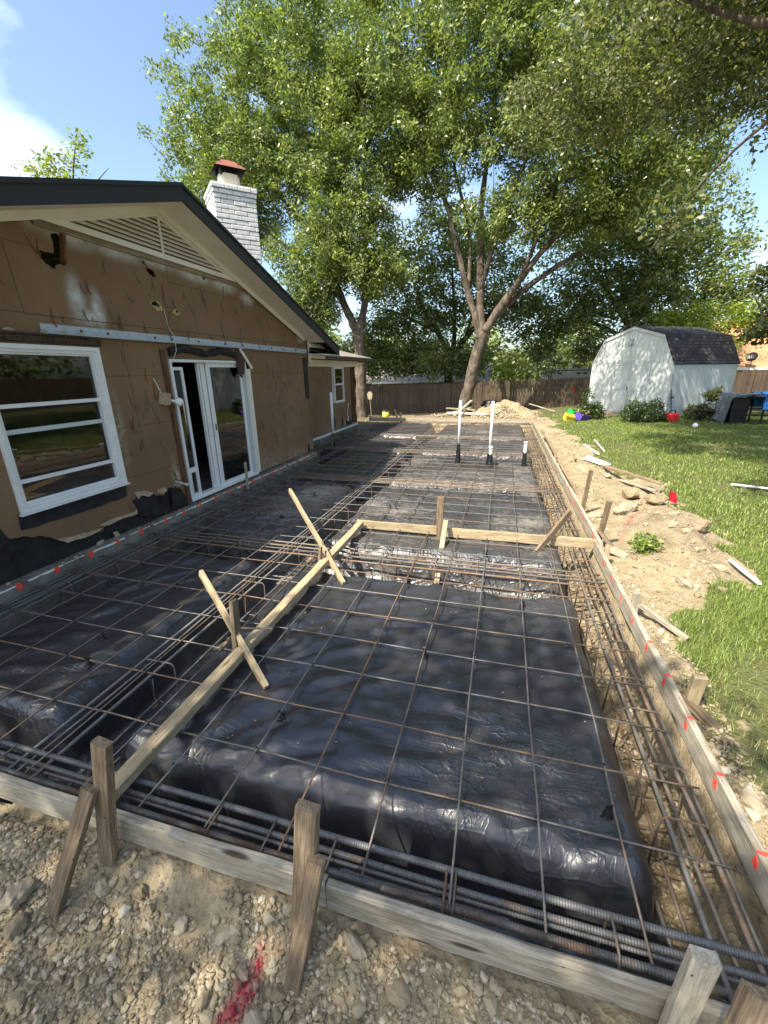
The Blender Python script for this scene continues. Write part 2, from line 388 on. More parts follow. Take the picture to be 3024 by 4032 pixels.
def thing(name, loc, label, cat, group=None):
    o = bpy.data.objects.new(name, None); COL.objects.link(o); o.location = loc; o.empty_display_size = .2
    ORG[o.name] = Vector(loc); return tag(o, label, cat, group)
def np_mesh(name, V, F, org=(0, 0, 0), smooth=False):
    V = np.asarray(V, np.float32)-np.asarray(org, np.float32); F = np.asarray(F, np.int32); n, k = F.shape
    me = bpy.data.meshes.new(name); me.vertices.add(len(V)); me.vertices.foreach_set('co', V.ravel())
    me.loops.add(n*k); me.loops.foreach_set('vertex_index', F.ravel())
    me.polygons.add(n); me.polygons.foreach_set('loop_start', np.arange(0, n*k, k, dtype=np.int32))
    try: me.polygons.foreach_set('loop_total', np.full(n, k, np.int32))
    except Exception: pass
    me.polygons.foreach_set('use_smooth', np.full(n, smooth)); me.update(calc_edges=True); me.validate(); return me
def grid_mesh(name, xs, ys, Z, org=(0, 0, 0), smooth=True, keep=None):
    nx, ny = len(xs), len(ys); X, Y = np.meshgrid(xs, ys)
    V = np.stack([X.ravel(), Y.ravel(), Z.ravel()], 1)
    i = np.arange(nx-1)[None, :]+np.arange(ny-1)[:, None]*nx; i = i.ravel()
    F = np.stack([i, i+1, i+1+nx, i+nx], 1)
    if keep is not None: F = F[keep.ravel()]
    return np_mesh(name, V, F, org, smooth)
def attr(me, name, val):
    a = me.attributes.new(name, 'FLOAT', 'POINT'); a.data.foreach_set('value', np.asarray(val, np.float32).ravel())
def wood_beam(name, p0, p1, w, h, mat, label=None, cat='board', group=None, up=(0, 0, 1), parent=None, seed=0, ch=.003, org=None, point=False):
    """a sawn timber: local X runs along the grain; w across, h along 'up'"""
    p0 = Vector(p0); p1 = Vector(p1); d = p1-p0; Ln = d.length; d.normalize(); up = Vector(up)
    a = up.cross(d)
    if a.length < 1e-3: a = Vector((0, 1, 0)).cross(d)
    a.normalize(); b = d.cross(a)
    rg = random.Random(seed+int(Ln*1000)); n = max(2, int(Ln/.25)); mb = MB(); vs = []; fs = []
    wob = [(rg.uniform(-1, 1)*.0025, rg.uniform(-1, 1)*.0025) for _ in range(n+1)]
    for i in range(n+1):
        x = Ln*i/n; oy, oz = wob[i]; ww = w/2*(1+rg.uniform(-.02, .02)); hh = h/2*(1+rg.uniform(-.02, .02))
        if point and i == n: ww *= .35; hh *= .5
        for (sy, sz) in ((-1, -1), (1, -1), (1, 1), (-1, 1)):
            c = ch*(1+rg.uniform(-.5, 1.2))
            for q in ((sy*(ww-c), sz*hh), (sy*ww, sz*(hh-c))):
                vs.append((x, q[0]+oy, q[1]+oz))
    ring = [0, 2, 3, 5, 4, 6, 7, 1]
    for i in range(n):
        o = i*8
        fs += [(o+ring[t], o+ring[(t+1) % 8], o+8+ring[(t+1) % 8], o+8+ring[t]) for t in range(8)]
    fs += [tuple(ring[::-1]), tuple(n*8+t for t in ring)]
    mb.add(vs, fs); me = mb.mesh(name); o = link(name, me, mat)
    mw = Matrix((d, a, b)).transposed().to_4x4(); mw.translation = p0
    if parent is not None:
        o.parent = parent; mw.translation = p0-ORG[parent.name]
    o.matrix_local = mw; ORG[o.name] = p0; MWX[o.name] = mw.copy()
    return tag(o, label, cat if parent is None else None, group)
ORD = ['first', 'second', 'third', 'fourth', 'fifth', 'sixth', 'seventh', 'eighth', 'ninth', 'tenth', 'eleventh', 'twelfth', 'thirteenth', 'fourteenth', 'fifteenth', 'sixteenth', 'seventeenth', 'eighteenth', 'nineteenth', 'twentieth']
TEN = ['', '', 'twenty', 'thirty', 'forty']
def ordn(i):
    if i < 20: return ORD[i]
    t, u = divmod(i+1, 10)
    return (TEN[t][:-1]+'ieth') if u == 0 else TEN[t]+'-'+ORD[u-1]

# ================================================================ GROUND
SX1 = 5.79; SY1 = 17.25
def lawn_edge(y):
    ys = [-3, .5, 1.2, 1.9, 2.5, 2.95, 3.3, 3.7, 4.4, 5.8, 7.9, 9.0, 10.2, 11.3, 13, 15, 17, 19, 21, 24]
    xs = [6.3, 6.02, 6.0, 6.06, 6.08, 6.16, 6.5, 7.2, 7.5, 7.45, 7.55, 6.95, 7.15, 7.3, 7.1, 7.0, 6.85, 6.6, 6.4, 6.3]
    return np.interp(y, ys, xs)-.30*sstep(8.5, 10, y)*sstep(19, 14, y)
def gz(x, y):
    x = np.asarray(x, float); y = np.asarray(y, float)
    z = -.17+0*x
    z = z-.085*sstep(-.05, -.25, y)*sstep(7, 5.4, x)                       # lower working ground in front
    z = z+.10*sstep(2.9, 1.2, x)*sstep(-.25, -1.0, y)
    z = z+.17*np.clip((y-5)/14, 0, 1.4)*np.clip((x-6)/3, 0, 1.3)
    z = z-.38*np.clip((y-16)/8, 0, 1)*np.clip((7.5-x)/9, 0, 1)+.16*np.exp(-((x-2.9)/1.6)**2-((y-22)/1.3)**2)
    dirt = sstep(.25, -.15, x-lawn_edge(y))*sstep(5.75, 5.95, x)
    z = z+dirt*(.065*fbm(x*1.5, y*1.5, 3, 5)+.24*np.exp(-((x-6.8)/.40)**2-((y-4.85)/.7)**2)*(1+.5*vn(x*4, y*4, 17))+.05*np.exp(-((x-6.4)/.5)**2-((y-9)/3)**2))
    z = z+.012*fbm(x*.8, y*.8, 5, 3)
    near = sstep(.3, 0, y)
    z = z+near*(.028*fbm(x*1.6, y*1.6, 11, 3)+.012*fbm(x*7, y*7, 13, 3))
    z = z+.02*np.exp(-((y-.0)/.09)**2)*sstep(2.6, 2.9, x)*sstep(4.9, 4.4, x)*(1+vn(x*5, y*5, 9))-.07*np.exp(-((y-.0)/.10)**2)*sstep(2.75, 2.5, x)
    return z
def inpit(x, y):
    e = .02*vn(np.asarray(x)*3, np.asarray(y)*3, 5)
    west = np.where(np.asarray(y) < 9.0, -.02, -1.07)
    return (x > west) & (x < SX1+e-.005) & (y > .05+e*.3) & (y < SY1-.02)
def ax(*seg):
    o = []
    for a, b, st in seg: o += list(np.arange(a, b-1e-6, st))
    return np.array(o+[seg[-1][1]])
gx = ax((-90, -20, 10), (-20, -4, 2), (-4, -1.2, .2), (-1.2, -.9, .05), (-.9, 1, .1), (1, 5.6, .045), (5.6, 6.0, .02), (6.0, 8, .05), (8, 16, .25), (16, 40, 2), (40, 120, 10))
gy = ax((-60, -10, 10), (-10, -3, 1), (-3, -1.6, .1), (-1.6, -.1, .03), (-.1, .12, .015), (.12, 6, .05), (6, 17, .1), (17, 17.4, .03), (17.4, 25, .15), (25, 40, 2), (40, 160, 10))
GX, GY = np.meshgrid(gx, gy); GZ = gz(GX, GY)
pit = inpit(GX, GY)
soil = -.60+.03*fbm(GX*3, GY*3, 21, 3)
soil = soil+sstep(5.55, SX1, GX)*(.10+.10*fbm(GX*4, GY*3, 22, 3))+.06*sstep(.2, 0.02, GY)
GZ = np.where(pit, np.minimum(soil, GZ-.05), GZ)
gm = grid_mesh('ground', gx, gy, GZ)
lawn = sstep(-.12, .2, GX-lawn_edge(GY)+.30*fbm(GX*2.2, GY*2.2, 31, 4))*sstep(26, 24, GY)
lawn = lawn*(1-.9*sstep(.55, .2, np.hypot((GX-7.05)/1.1, (GY-2.0)/.8)))
lawn = np.maximum(lawn, sstep(25.5, 27, GY)); lawn = np.where(GX < -1.3, 1, lawn)
attr(gm, 'lawn', lawn)
def redmask(X, Y):
    def seg(ax_, ay, bx, by, w):
        t = np.clip(((X-ax_)*(bx-ax_)+(Y-ay)*(by-ay))/((bx-ax_)**2+(by-ay)**2), 0, 1)
        return sstep(w, w*.35, np.hypot(X-ax_-t*(bx-ax_), Y-ay-t*(by-ay)))
    m = seg(3.70, -.56, 3.81, -.16, .052); m = np.maximum(m, sstep(.06, .02, np.hypot(X-4.02, Y+.43)))
    m = np.maximum(m, .7*seg(6.2, 4.75, 6.75, 6.0, .05)); m = np.maximum(m, .8*seg(7.05, 5.75, 7.1, 6.0, .06))
    return m
attr(gm, 'red', redmask(GX, GY)); attr(gm, 'wet_shade', np.where(pit, .6, 0)+1.0*sstep(17.2, 17.6, GY)*sstep(6.6, 5.4, GX)*sstep(26, 24.5, GY)+.75*np.exp(-((GX-6.85)/.55)**2-((GY-5.0)/.9)**2))  # mound: moist soil; dirt behind the back form: shade painted in as darker colour
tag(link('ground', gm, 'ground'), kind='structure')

# clods: far too many to count
def icosa():
    bm = bmesh.new(); bmesh.ops.create_icosphere(bm, subdivisions=1, radius=1)
    v = np.array([q.co[:] for q in bm.verts]); f = np.array([[q.index for q in p.verts] for p in bm.faces]); bm.free(); return v, f
IV, IF = icosa()
rng = np.random.default_rng(5)
def scatter_clods(name, X, Y, Sz, label, zf=gz, sink=.35):
    n = len(X); Z = zf(X, Y); q = rng.normal(size=(n, 1, 3)); V = IV[None]*(1+.28*rng.uniform(-1, 1, (n, len(IV), 1)))
    sc = Sz[:, None, None]*rng.uniform(.6, 1.25, (n, 1, 3))*np.array([1, 1, .75])
    an = rng.uniform(0, 6.28, n); c, s = np.cos(an)[:, None], np.sin(an)[:, None]
    V = V*sc; Vx = V[..., 0]*c-V[..., 1]*s; Vy = V[..., 0]*s+V[..., 1]*c
    P = np.stack([Vx+X[:, None], Vy+Y[:, None], V[..., 2]+Z[:, None]+Sz[:, None]*sink], 2)
    F = (IF[None]+(np.arange(n)*len(IV))[:, None, None]).reshape(-1, 3)
    me = np_mesh(name, P.reshape(-1, 3), F, (0, 0, 0), False)
    attr(me, 'red', np.repeat(redmask(X, Y), len(IV)))
    return tag(link(name, me, 'clod'), label, kind='stuff')
n = 32000; X = rng.uniform(1.4, 6.2, n); Y = -.03-rng.beta(1.0, 1.6, n)*1.3
Sz = np.clip(rng.lognormal(-4.95, .5, n), .003, .026)
k = (fbm(X*2, Y*2, 77, 3)+rng.uniform(-.5, .5, n) > -.6)
scatter_clods('dirt_clods', X[k], Y[k], Sz[k], 'loose tan dirt clods and gravel in front of the front form board')
n = 6000; Y = .3+rng.beta(.8, 1.4, n)*18; X = 5.88+(lawn_edge(Y)-5.8)*rng.beta(1, 1.1, n)
Sz = np.clip(rng.lognormal(-4.9, .55, n), .004, .035)
scatter_clods('dirt_clods', X, Y, Sz, 'loose dry soil clods along the outside of the right form board')
n = 170; Y = 3.4+rng.beta(.9, 1.3, n)*13; X = 5.9+(lawn_edge(Y)-5.8)*rng.beta(1, 1, n); Sz = np.clip(rng.lognormal(-3.45, .4, n), .02, .075)
scatter_clods('dirt_clods', X, Y, Sz, 'bigger broken clods strewn over the dirt strip right of the slab', sink=.15)
n = 3500; X = rng.uniform(5.5, 5.8, n); Y = .15+rng.beta(.8, 1.8, n)*16; Sz = np.clip(rng.lognormal(-4.7, .5, n), .004, .03)
scatter_clods('dirt_clods', X, Y, Sz, 'crumbly soil lining the bottom of the right trench', lambda x, y: -.60+sstep(5.55, SX1, x)*.12)
n = 2600; X = rng.uniform(-2.8, 6.4, n); Y = rng.uniform(17.4, 24.2, n); Sz = np.clip(rng.lognormal(-4.2, .6, n), .008, .07)
scatter_clods('dirt_clods', X, Y, Sz, 'dirt and leaf litter clods on the bare ground before the back fence')

n = 900; X = rng.uniform(-.115, -.005, n); Y = rng.uniform(.4, 8.95, n); Sz = np.clip(rng.lognormal(-5.3, .7, n), .002, .022)
scatter_clods('mortar_crumbs', X, Y, Sz, 'mortar crumbs and torn bits lying on the narrow footing ledge', lambda x, y: 0*x-.004)
def rock(x, y, z, s, label, mat='rock', rz=0, group=None, cat='rock', sub=3):
    bm = bmesh.new(); bmesh.ops.create_icosphere(bm, subdivisions=sub, radius=1)
    rg = random.Random(int(x*1000+y*77)); pl = [(Vector((rg.gauss(0, 1), rg.gauss(0, 1), rg.gauss(0, 1))).normalized(), rg.uniform(.55, .85)) for _ in range(9)]
    for v in bm.verts:
        for nn, d in pl:
            t = v.co.dot(nn)
            if t > d: v.co -= nn*(t-d)*.9
        q = v.co*3.1; v.co *= 1+.06*math.sin(q.x*2+q.y*3.3+rg.random()*.3)+.05*rg.uniform(-1, 1)
        v.co = Vector((v.co.x*s[0], v.co.y*s[1], v.co.z*s[2]))
    me = bpy.data.meshes.new('rock'); bm.to_mesh(me); bm.free()
    o = link('rock', me, mat, None, (x, y, z)); o.rotation_euler = (rg.uniform(-.2, .2), rg.uniform(-.2, .2), rz)
    return tag(o, label, cat, group)
def gpt(x, y): return float(gz(np.array(x), np.array(y)))
rock(2.62, -.27, gpt(2.62, -.27)+.03, (.055, .08, .05), 'large pale pointed rock beside the leaning brace at lower left', rz=.3)
rock(2.97, -.16, gpt(2.97, -.16)+.02, (.035, .035, .035), 'blocky pale clod at the foot of the left front stake')
rock(3.16, -.13, gpt(3.16, -.13)+.015, (.04, .03, .03), 'brown clod right of the left front stake under the form board', 'rockdk')
rock(3.27, -.2, gpt(3.27, -.2)+.01, (.03, .025, .02), 'small clod below the pale sun streak on the front form board')
rock(3.41, -.17, gpt(3.41, -.17)+.012, (.034, .028, .022), 'triangular tan clod half way between the two front stakes')
rock(3.62, -.17, gpt(3.62, -.17)+.015, (.05, .028, .024), 'long slanting pale rock near the middle stake', rz=.9)
rock(3.52, -.31, gpt(3.52, -.31)+.015, (.042, .032, .025), 'round clod next to the black hose bit in the foreground dirt', 'rockdk')
rock(3.86, -.34, gpt(3.86, -.34)+.015, (.045, .04, .03), 'yellowish flat rock beside the red paint streak in front')
rock(4.16, -.085, gpt(4.16, -.085)+.03, (.06, .035, .038), 'pale angular rock tucked under the front form right of the middle stake', rz=-.4)
rock(2.72, -.36, gpt(2.72, -.36)+.02, (.05, .05, .035), 'dusty mound of clay at the foot of the leaning brace', 'rockdk')
rock(2.35, -.42, gpt(2.35, -.42)+.02, (.08, .05, .04), 'grey slab of rock at the far left edge of the foreground', rz=.5)
rock(2.42, -.62, gpt(2.42, -.62)+.02, (.06, .04, .03), 'low flat rock near the bottom left corner')
rock(3.28, -.54, gpt(3.28, -.54)+.01, (.05, .045, .03), 'dirty domed clod left of the red paint streak', 'rockdk')
rock(4.40, -.36, gpt(4.40, -.36)+.01, (.035, .03, .025), 'grey clod right of the red paint splash in front')
rock(4.35, -.14, gpt(4.35, -.14)+.01, (.055, .05, .03), 'crumbled brown clod lying below the front form board', 'rockdk')
rock(6.62, 6.1, gpt(6.62, 6.1)+.05, (.17, .13, .10), 'big grey broken lump by the slanting boards outside the right form', 'rock', .4)
rock(6.42, 5.75, gpt(6.42, 5.75)+.06, (.12, .10, .07), 'pale rock just below the big grey lump', 'rock', .1)
rock(6.85, 6.9, gpt(6.85, 6.9)+.08, (.16, .17, .13), 'brown clod beneath the ends of the slanting boards', 'rockdk')
rock(7.12, 6.55, gpt(7.12, 6.55)+.08, (.18, .12, .11), 'brown clod at the lower end of the slanting boards', 'rockdk')
rock(7.0, 5.45, gpt(7.0, 5.45)+.05, (.17, .06, .04), 'flat tan flake near the red paint on the dirt mound', 'rock', .7)
rock(7.15, 4.95, gpt(7.15, 4.95)+.06, (.16, .13, .1), 'shaded brown clod on the right flank of the dirt mound', 'rockdk')
rock(6.03, 4.2, gpt(6.03, 4.2)+.05, (.15, .07, .05), 'pale sliver of rock by the end of the cross board', 'rock', -.6)
rock(6.5, 3.5, gpt(6.5, 3.5)+.03, (.05, .14, .05), 'upright white stone at the edge of the near grass', 'rock', .1)
rock(6.95, 2.45, gpt(6.95, 2.45)+.03, (.16, .08, .05), 'flat tan stone in the near grass at the right edge', 'rock', .3)
rock(6.05, 5.65, gpt(6.05, 5.65)+.04, (.12, .08, .06), 'grey stone between two stakes outside the right form', 'rock', .3)
rock(6.2, 9.6, gpt(6.2, 9.6)+.05, (.2, .12, .08), 'flat clod beyond the stakes along the right form', 'rockdk', .2)
rock(5.98, 1.0, gpt(5.98, 1.0)+.02, (.05, .08, .04), 'pale stone against the right form at the picture edge')
rock(6.75, 8.2, gpt(6.75, 8.2)+.03, (.1, .07, .05), 'small buff stone by the upper end of the slanting boards')

# red dirt pile by the fence
def pile(cx, cy, rx, ry, h, label, seed, mat='ground', name='dirt_pile'):
    n = 60; t = np.linspace(-1, 1, n); A, B = np.meshgrid(t, t); rr = np.hypot(A, B)
    ang = np.arctan2(B, A); edge = 1+.18*np.sin(ang*3+seed)+.1*np.sin(ang*7+seed*2)
    H = h*np.clip(1-(rr/edge)**1.3, 0, 1)*(1+.35*fbm(A*3+seed, B*3, seed, 4))+.06*fbm(A*9, B*9, seed+3, 3)*(rr < 1)
    X = cx+A*rx; Y = cy+B*ry; Z = gz(X, Y)+H-.03
    me = grid_mesh(name, np.arange(n, dtype=float), np.arange(n, dtype=float), np.zeros((n, n)))
    V = np.stack([X.ravel()-cx, Y.ravel()-cy, Z.ravel()-gpt(cx, cy)], 1); me.vertices.foreach_set('co', V.astype(np.float32).ravel()); me.update()
    for a in ('lawn', 'red', 'wet_shade'): attr(me, a, np.zeros(n*n))
    o = link(name, me, mat, None, (cx, cy, gpt(cx, cy))); return tag(o, label, 'dirt pile')
pile(4.75, 21.2, 1.65, 1.2, .62, 'tall pale heap of excavated dirt in front of the back fence', 4)
n = 900; a = rng.uniform(0, 6.28, n); r_ = np.sqrt(rng.uniform(0, 1, n)); X = 4.75+1.5*r_*np.cos(a); Y = 21.05+1.1*r_*np.sin(a)
scatter_clods('dirt_clods', X, Y, np.clip(rng.lognormal(-3.4, .5, n), .02, .16), 'broken chunks covering the dirt heap by the fence', lambda x, y: gz(x, y)+.53*np.clip(1-np.hypot((x-4.75)/1.65, (y-21.2)/1.2)**1.3, 0, 1))

# ================================================================ GRASS
def blades(name, X, Y, H, Wd, mat, label, lean=.5):
    n = len(X); Z = gz(X, Y)-.005; an = rng.uniform(0, 6.28, n); ln = rng.uniform(.1, lean*1.6, n)
    dx, dy = np.cos(an), np.sin(an)
    b0 = np.stack([X-dy*Wd, Y+dx*Wd, Z], 1); b1 = np.stack([X+dy*Wd, Y-dx*Wd, Z], 1)
    tz = H*np.cos(ln); th = H*np.sin(ln)
    tip = np.stack([X+dx*th, Y+dy*th, Z+tz], 1)
    V = np.stack([b0, b1, tip], 1).reshape(-1, 3); F = np.arange(n*3).reshape(-1, 3)
    return tag(link(name, np_mesh(name, V, F), mat), label, kind='stuff')
def grassmask(X, Y):
    g = sstep(-.05, .22, X-lawn_edge(Y)+.30*fbm(X*2.2, Y*2.2, 31, 4))
    g = g*(1-.97*sstep(.85, .45, np.hypot((X-7.05)/1.1, (Y-2.0)/.75)))
    return g
n = 90000; Y = .2+rng.beta(1.1, 1.1, n)*4.6; X = 5.95+rng.uniform(0, 2.6, n)
k = rng.uniform(0, 1, n) < grassmask(X, Y)*(.35+.65*sstep(1.7, 2.4, Y)); X, Y = X[k], Y[k]
dry = (rng.uniform(0, 1, len(X)) < sstep(2.3, 1.5, Y)*.6)
blades('grass', X[~dry], Y[~dry], rng.uniform(.03, .10, (~dry).sum()), rng.uniform(.0022, .0045, (~dry).sum()), 'grass', 'bright green grass growing at the near edge of the lawn', .75)
blades('grass', X[dry], Y[dry], rng.uniform(.03, .09, dry.sum()), rng.uniform(.002, .004, dry.sum()), 'drygrass', 'dry yellow grass by the near right stake', .9)
n = 260000; Y = 3.2+rng.beta(1.0, 1.55, n)*17.5; X = 6.3+rng.beta(1.0, 1.25, n)*11.5
k = rng.uniform(0, 1, n) < grassmask(X, Y)*np.clip(.62+.55*fbm(X*.9, Y*.9, 41, 4), .12, 1); X, Y = X[k], Y[k]
dry = rng.uniform(0, 1, len(X)) < np.clip(.10+.25*fbm(X*1.3, Y*1.3, 43, 3), .02, .6)
blades('grass', X[dry], Y[dry], rng.uniform(.02, .06, dry.sum()), rng.uniform(.004, .008, dry.sum())*(1+.05*Y[dry]), 'drygrass', 'dry straw coloured blades mixed through the lawn', .9)
X, Y = X[~dry], Y[~dry]
blades('grass', X, Y, rng.uniform(.03, .085, len(X)), rng.uniform(.004, .009, len(X))*(1+.05*Y), 'grass', 'green lawn running back to the shed', .75)

# ================================================================ PLASTIC SHEETS OVER THE PADS
PADS = [  # x0,x1,y0,y1,label, rx0, res
    (2.36, 5.41, .43, 3.02, 'black plastic sheet over the large pad nearest the camera, inside the low inner boards', .03),
    (.42, 1.91, .45, 3.05, 'black plastic sheet over the front left pad beside the house footing', .03),
    (2.36, 5.41, 3.62, 6.62, 'sunlit black plastic sheet over the pad just beyond the cross board', .035),
    (.42, 1.91, 3.62, 6.62, 'mud streaked black plastic sheet on the pad below the sliding door', .035),
    (2.36, 5.41, 7.18, 9.95, 'black plastic sheet pierced by the wrapped white pipes', .045),
    (.42, 1.91, 7.18, 9.95, 'shaded black plastic sheet on the pad by the house corner', .045),
    (2.36, 5.41, 10.55, 12.8, 'black plastic sheet on the pad just past the white pipes', .06),
    (-.62, 1.91, 10.55, 12.8, 'black plastic sheet by the rear wall around the grey riser pipe', .06),
    (2.36, 5.41, 13.3, 16.75, 'farthest right black plastic sheet before the back form board', .07),
    (-.62, 1.91, 13.3, 16.75, 'farthest left black plastic sheet along the rear house wall', .07)]
def pad_z(i, X, Y):
    x0, x1, y0, y1 = PADS[i][:4]; s = 100+i*9
    wb = .028*fbm(X*1.7, Y*1.7, s, 3)
    dx = np.minimum(X-x0, x1-X)+wb; dy = np.minimum(Y-y0, y1-Y)+wb
    r = .13 if i else .15
    a = np.clip((r-dx)/r, 0, None); b = np.clip((r-dy)/r, 0, None); q = np.hypot(a, b)
    top = -.155+.018*fbm(X*.9, Y*.9, s+1, 3)
    qq = np.clip(q, 0, 1)
    z = top-.17*(1-np.sqrt(np.clip(1-qq**2, 0, 1)))*1.0-np.clip(q-1, 0, None)*r*6.5-.05*qq
    # folds: long ridges across, plus drape folds on the flanks
    th = .5+.35*math.sin(i*2.1); u = X*math.cos(th)+Y*math.sin(th); v = -X*math.sin(th)+Y*math.cos(th)
    w = 1-np.abs(fbm(u*1.2+.5*vn(X*1.3, Y*1.3, s+2), v*4.2+.8*vn(X*1.1, Y*1.1, s+3), s+4, 3))
    z = z+(.028 if i == 0 else .032)*sstep(.5, 1.0, w)*(1-.5*qq)
    w2 = 1-np.abs(fbm(u*6+1.5*vn(X*2, Y*2, s+5), v*2.2, s+6, 3)); z = z+(.012*np.clip(w2-.8, 0, 1)*(.5+.5*vn(X*.7, Y*.7, s+12)) if i in (0, 1) else .05*np.clip(w2-.66, 0, 1))
    dr = np.clip(q-.45, 0, 1); z = z+dr*(.03 if i else .014)*np.sin((X+Y)*19+3*vn(X*3, Y*3, s+7))*vn(X*2.3, Y*2.3, s+8)
    z = z+.002*fbm(X*14, Y*14, s+9, 2)
    return np.maximum(z, -.575+.004*i+.02*vn(X*5, Y*5, s+8))
for i, (x0, x1, y0, y1, lab, res) in enumerate(PADS):
    rx = .10 if x1 > 5 else .24
    lx = .22
    fy = .30 if y0 < 1 else .27
    xs = np.arange(x0-lx, x1+rx+res*.5, res); ys = np.arange(y0-fy, y1+.27+res*.5, res)
    Xp, Yp = np.meshgrid(xs, ys); Zp = pad_z(i, Xp, Yp)
    me = grid_mesh('plastic_sheet', xs, ys, Zp, ((x0+x1)/2, (y0+y1)/2, -.16))
    du = .25*fbm(Xp*.8, Yp*.8, 300+i, 3)
    du = du+(.45 if (y0 > 3 and x0 > 2) else -.02)
    if i == 0: du = du-.25+.95*np.exp(-((Xp-4.75)/.55)**2-((Yp-.95)/.38)**2)+.6*np.exp(-((Xp-5.0)/.7)**2-((Yp-2.7)/.4)**2)
    if i == 3: du = du+1.1*np.exp(-((Xp-1.35)/.5)**2-((Yp-5.9)/.8)**2)+.45
    if i == 1: du = du+.4*np.exp(-((Xp-1.5)/.3)**2-((Yp-.9)/.3)**2)-.2
    attr(me, 'dust', du)
    tag(link('plastic_sheet', me, 'plastic', None, ((x0+x1)/2, (y0+y1)/2, -.16)), lab, 'plastic sheet', 'black plastic sheets over the soil pads')
n = 420; X = rng.uniform(2.6, 5.3, n); Y = .6+rng.beta(1, 1.4, n)*6; Sz = np.clip(rng.lognormal(-6.0, .55, n), .0012, .009)
scatter_clods('debris_specks', X, Y, Sz, 'small pale specks of debris lying on the black plastic', lambda x, y: np.where(y < 3.2, pad_z(0, x, y), pad_z(2, x, y)))
def surf(x, y):
    zz = -.6
    for i, P in enumerate(PADS):
        if P[0]-.25 < x < P[1]+.1 and P[2]-.25 < y < P[3]+.25: zz = max(zz, float(pad_z(i, np.array(x), np.array(y))))
    return zz

# ================================================================ FORM BOARDS
GF = 'form boards around the slab'
fb1 = wood_beam('form_board', (-.45, .02, -.075), (4.005, .02, -.075), .04, .15, 'form', 'weathered front form board left of the middle stake', 'form board', GF, seed=1)
fb2 = wood_beam('form_board', (4.012, .012, -.074), (6.1, .012, -.074), .04, .15, 'form', 'weathered front form board right of the middle stake, bark left along its top edge', 'form board', GF, seed=2, ch=.007)
rf1 = wood_beam('form_board', (5.795, -.02, -.075), (5.795, 4.25, -.075), .04, .15, 'form', 'grey right form board nearest the camera, dotted with red marks', 'form board', GF, seed=3)
rf2 = wood_beam('form_board', (5.815, 4.06, -.05), (5.795, 9.4, -.06), .04, .17, 'form', 'right form board beyond the cross board, shadow striped with red marks', 'form board', GF, seed=4)
rf3 = wood_beam('form_board', (5.80, 9.43, -.07), (5.80, 17.24, -.07), .04, .15, 'form', 'far sunlit stretch of right form board reaching the back corner', 'form board', GF, seed=5)
ff1 = wood_beam('form_board', (-1.15, 17.27, -.07), (.55, 17.27, -.07), .04, .17, 'form', 'shaded back form board beside the rear house corner', 'form board', GF, seed=6)
ff2 = wood_beam('form_board', (.555, 17.262, -.07), (5.83, 17.262, -.07), .04, .17, 'form', 'sunlit back form board running to the right corner', 'form board', GF, seed=7)
# lower inner form made of flat two by fours
wood_beam('inner_board', (2.775, .06, -.034), (2.775, 4.19, -.03), .088, .066, 'newwood', 'long pale inner board running from the left front stake to the cross board', 'form board', seed=8, ch=.004)
wood_beam('inner_board', (2.70, 4.255, -.06), (3.96, 4.262, -.06), .038, .115, 'newwood', 'yellowish cross board left of its upright stake', 'form board', seed=9)
wood_beam('inner_board', (3.94, 4.222, -.06), (5.85, 4.235, -.055), .038, .125, 'newwood', 'yellowish cross board reaching to the right form board', 'form board', seed=10)
def marks(parent, pts, axis, seed):
    rg = random.Random(seed)
    for (x, y, z, w, h) in pts:
        lp = []; mb = MB()
        for t in range(11):
            a = t/11*2*math.pi; q = 1+rg.uniform(-.3, .3); lp.append((math.cos(a)*w*q, math.sin(a)*h*q))
        if axis == 'x': mb.prism([[(y+u, z+v) for u, v in lp]], 0, x, x+.003)
        else: mb.prism([[(x+u, y+v) for u, v in lp]], 2, z, z+.003)
        o = link('paint_mark', mb.mesh('paint_mark', (0, 0, 0)), 'redpaint'); o.parent = parent
        o.matrix_parent_inverse = MWX[parent.name].inverted()
LY = [.575+.385*j for j in range(43)]
marks(rf1, [(5.7715, y+.01, -.052, .017, .032) for y in LY if y < 4.0], 'x', 1)
marks(rf1, [(5.793, y+.02, .0008, .02, .011) for y in LY if y < 2.2], 'z', 2)
marks(rf2, [(5.7735+.02*(9-y)/5, y, -.035, .022, .04) for y in LY if 4.2 < y < 6.9], 'x', 3)
# ---------------------------------------------------------------- stakes and braces
GS = 'wood stakes holding the forms'
def stake(p0, p1, w, h, label, mat='stake', up=(0, 1, 0), name='wood_stake', seed=0, point=False):
    wood_beam(name, p0, p1, w, h, mat, label, 'stake' if name == 'wood_stake' else 'brace', GS if name == 'wood_stake' else 'wood braces on the forms', up, seed=seed, point=point)
stake((3.055, -.045, .545), (2.885, -.085, -.42), .078, .042, 'square topped stake with nail holes, at the left end of the front form', seed=11)
stake((2.975, -.085, .31), (2.78, -.30, -.36), .066, .036, 'leaning brace from the left front stake down to the loose dirt', name='wood_brace', seed=12)
stake((3.995, -.05, .51), (3.925, -.15, -.46), .085, .044, 'tall warm brown stake in the middle of the front form', seed=13)
stake((4.035, -.095, .32), (3.92, -.235, -.42), .064, .04, 'grey brace nailed against the middle front stake', name='wood_brace', seed=14)
stake((5.275, -.04, .315), (5.25, -.06, -.5), .075, .04, 'pale stake at the lower right corner of the front form', 'form', seed=15)
stake((5.40, -.08, .30), (5.22, -.30, -.4), .075, .04, 'dark wood block beside the lower right corner stake', seed=16, name='wood_brace')
stake((2.70, 1.375, .355), (2.745, 1.255, -.33), .078, .036, 'upright stake beside the inner board nearest the camera', 'stake', (1, 0, 0), seed=17)
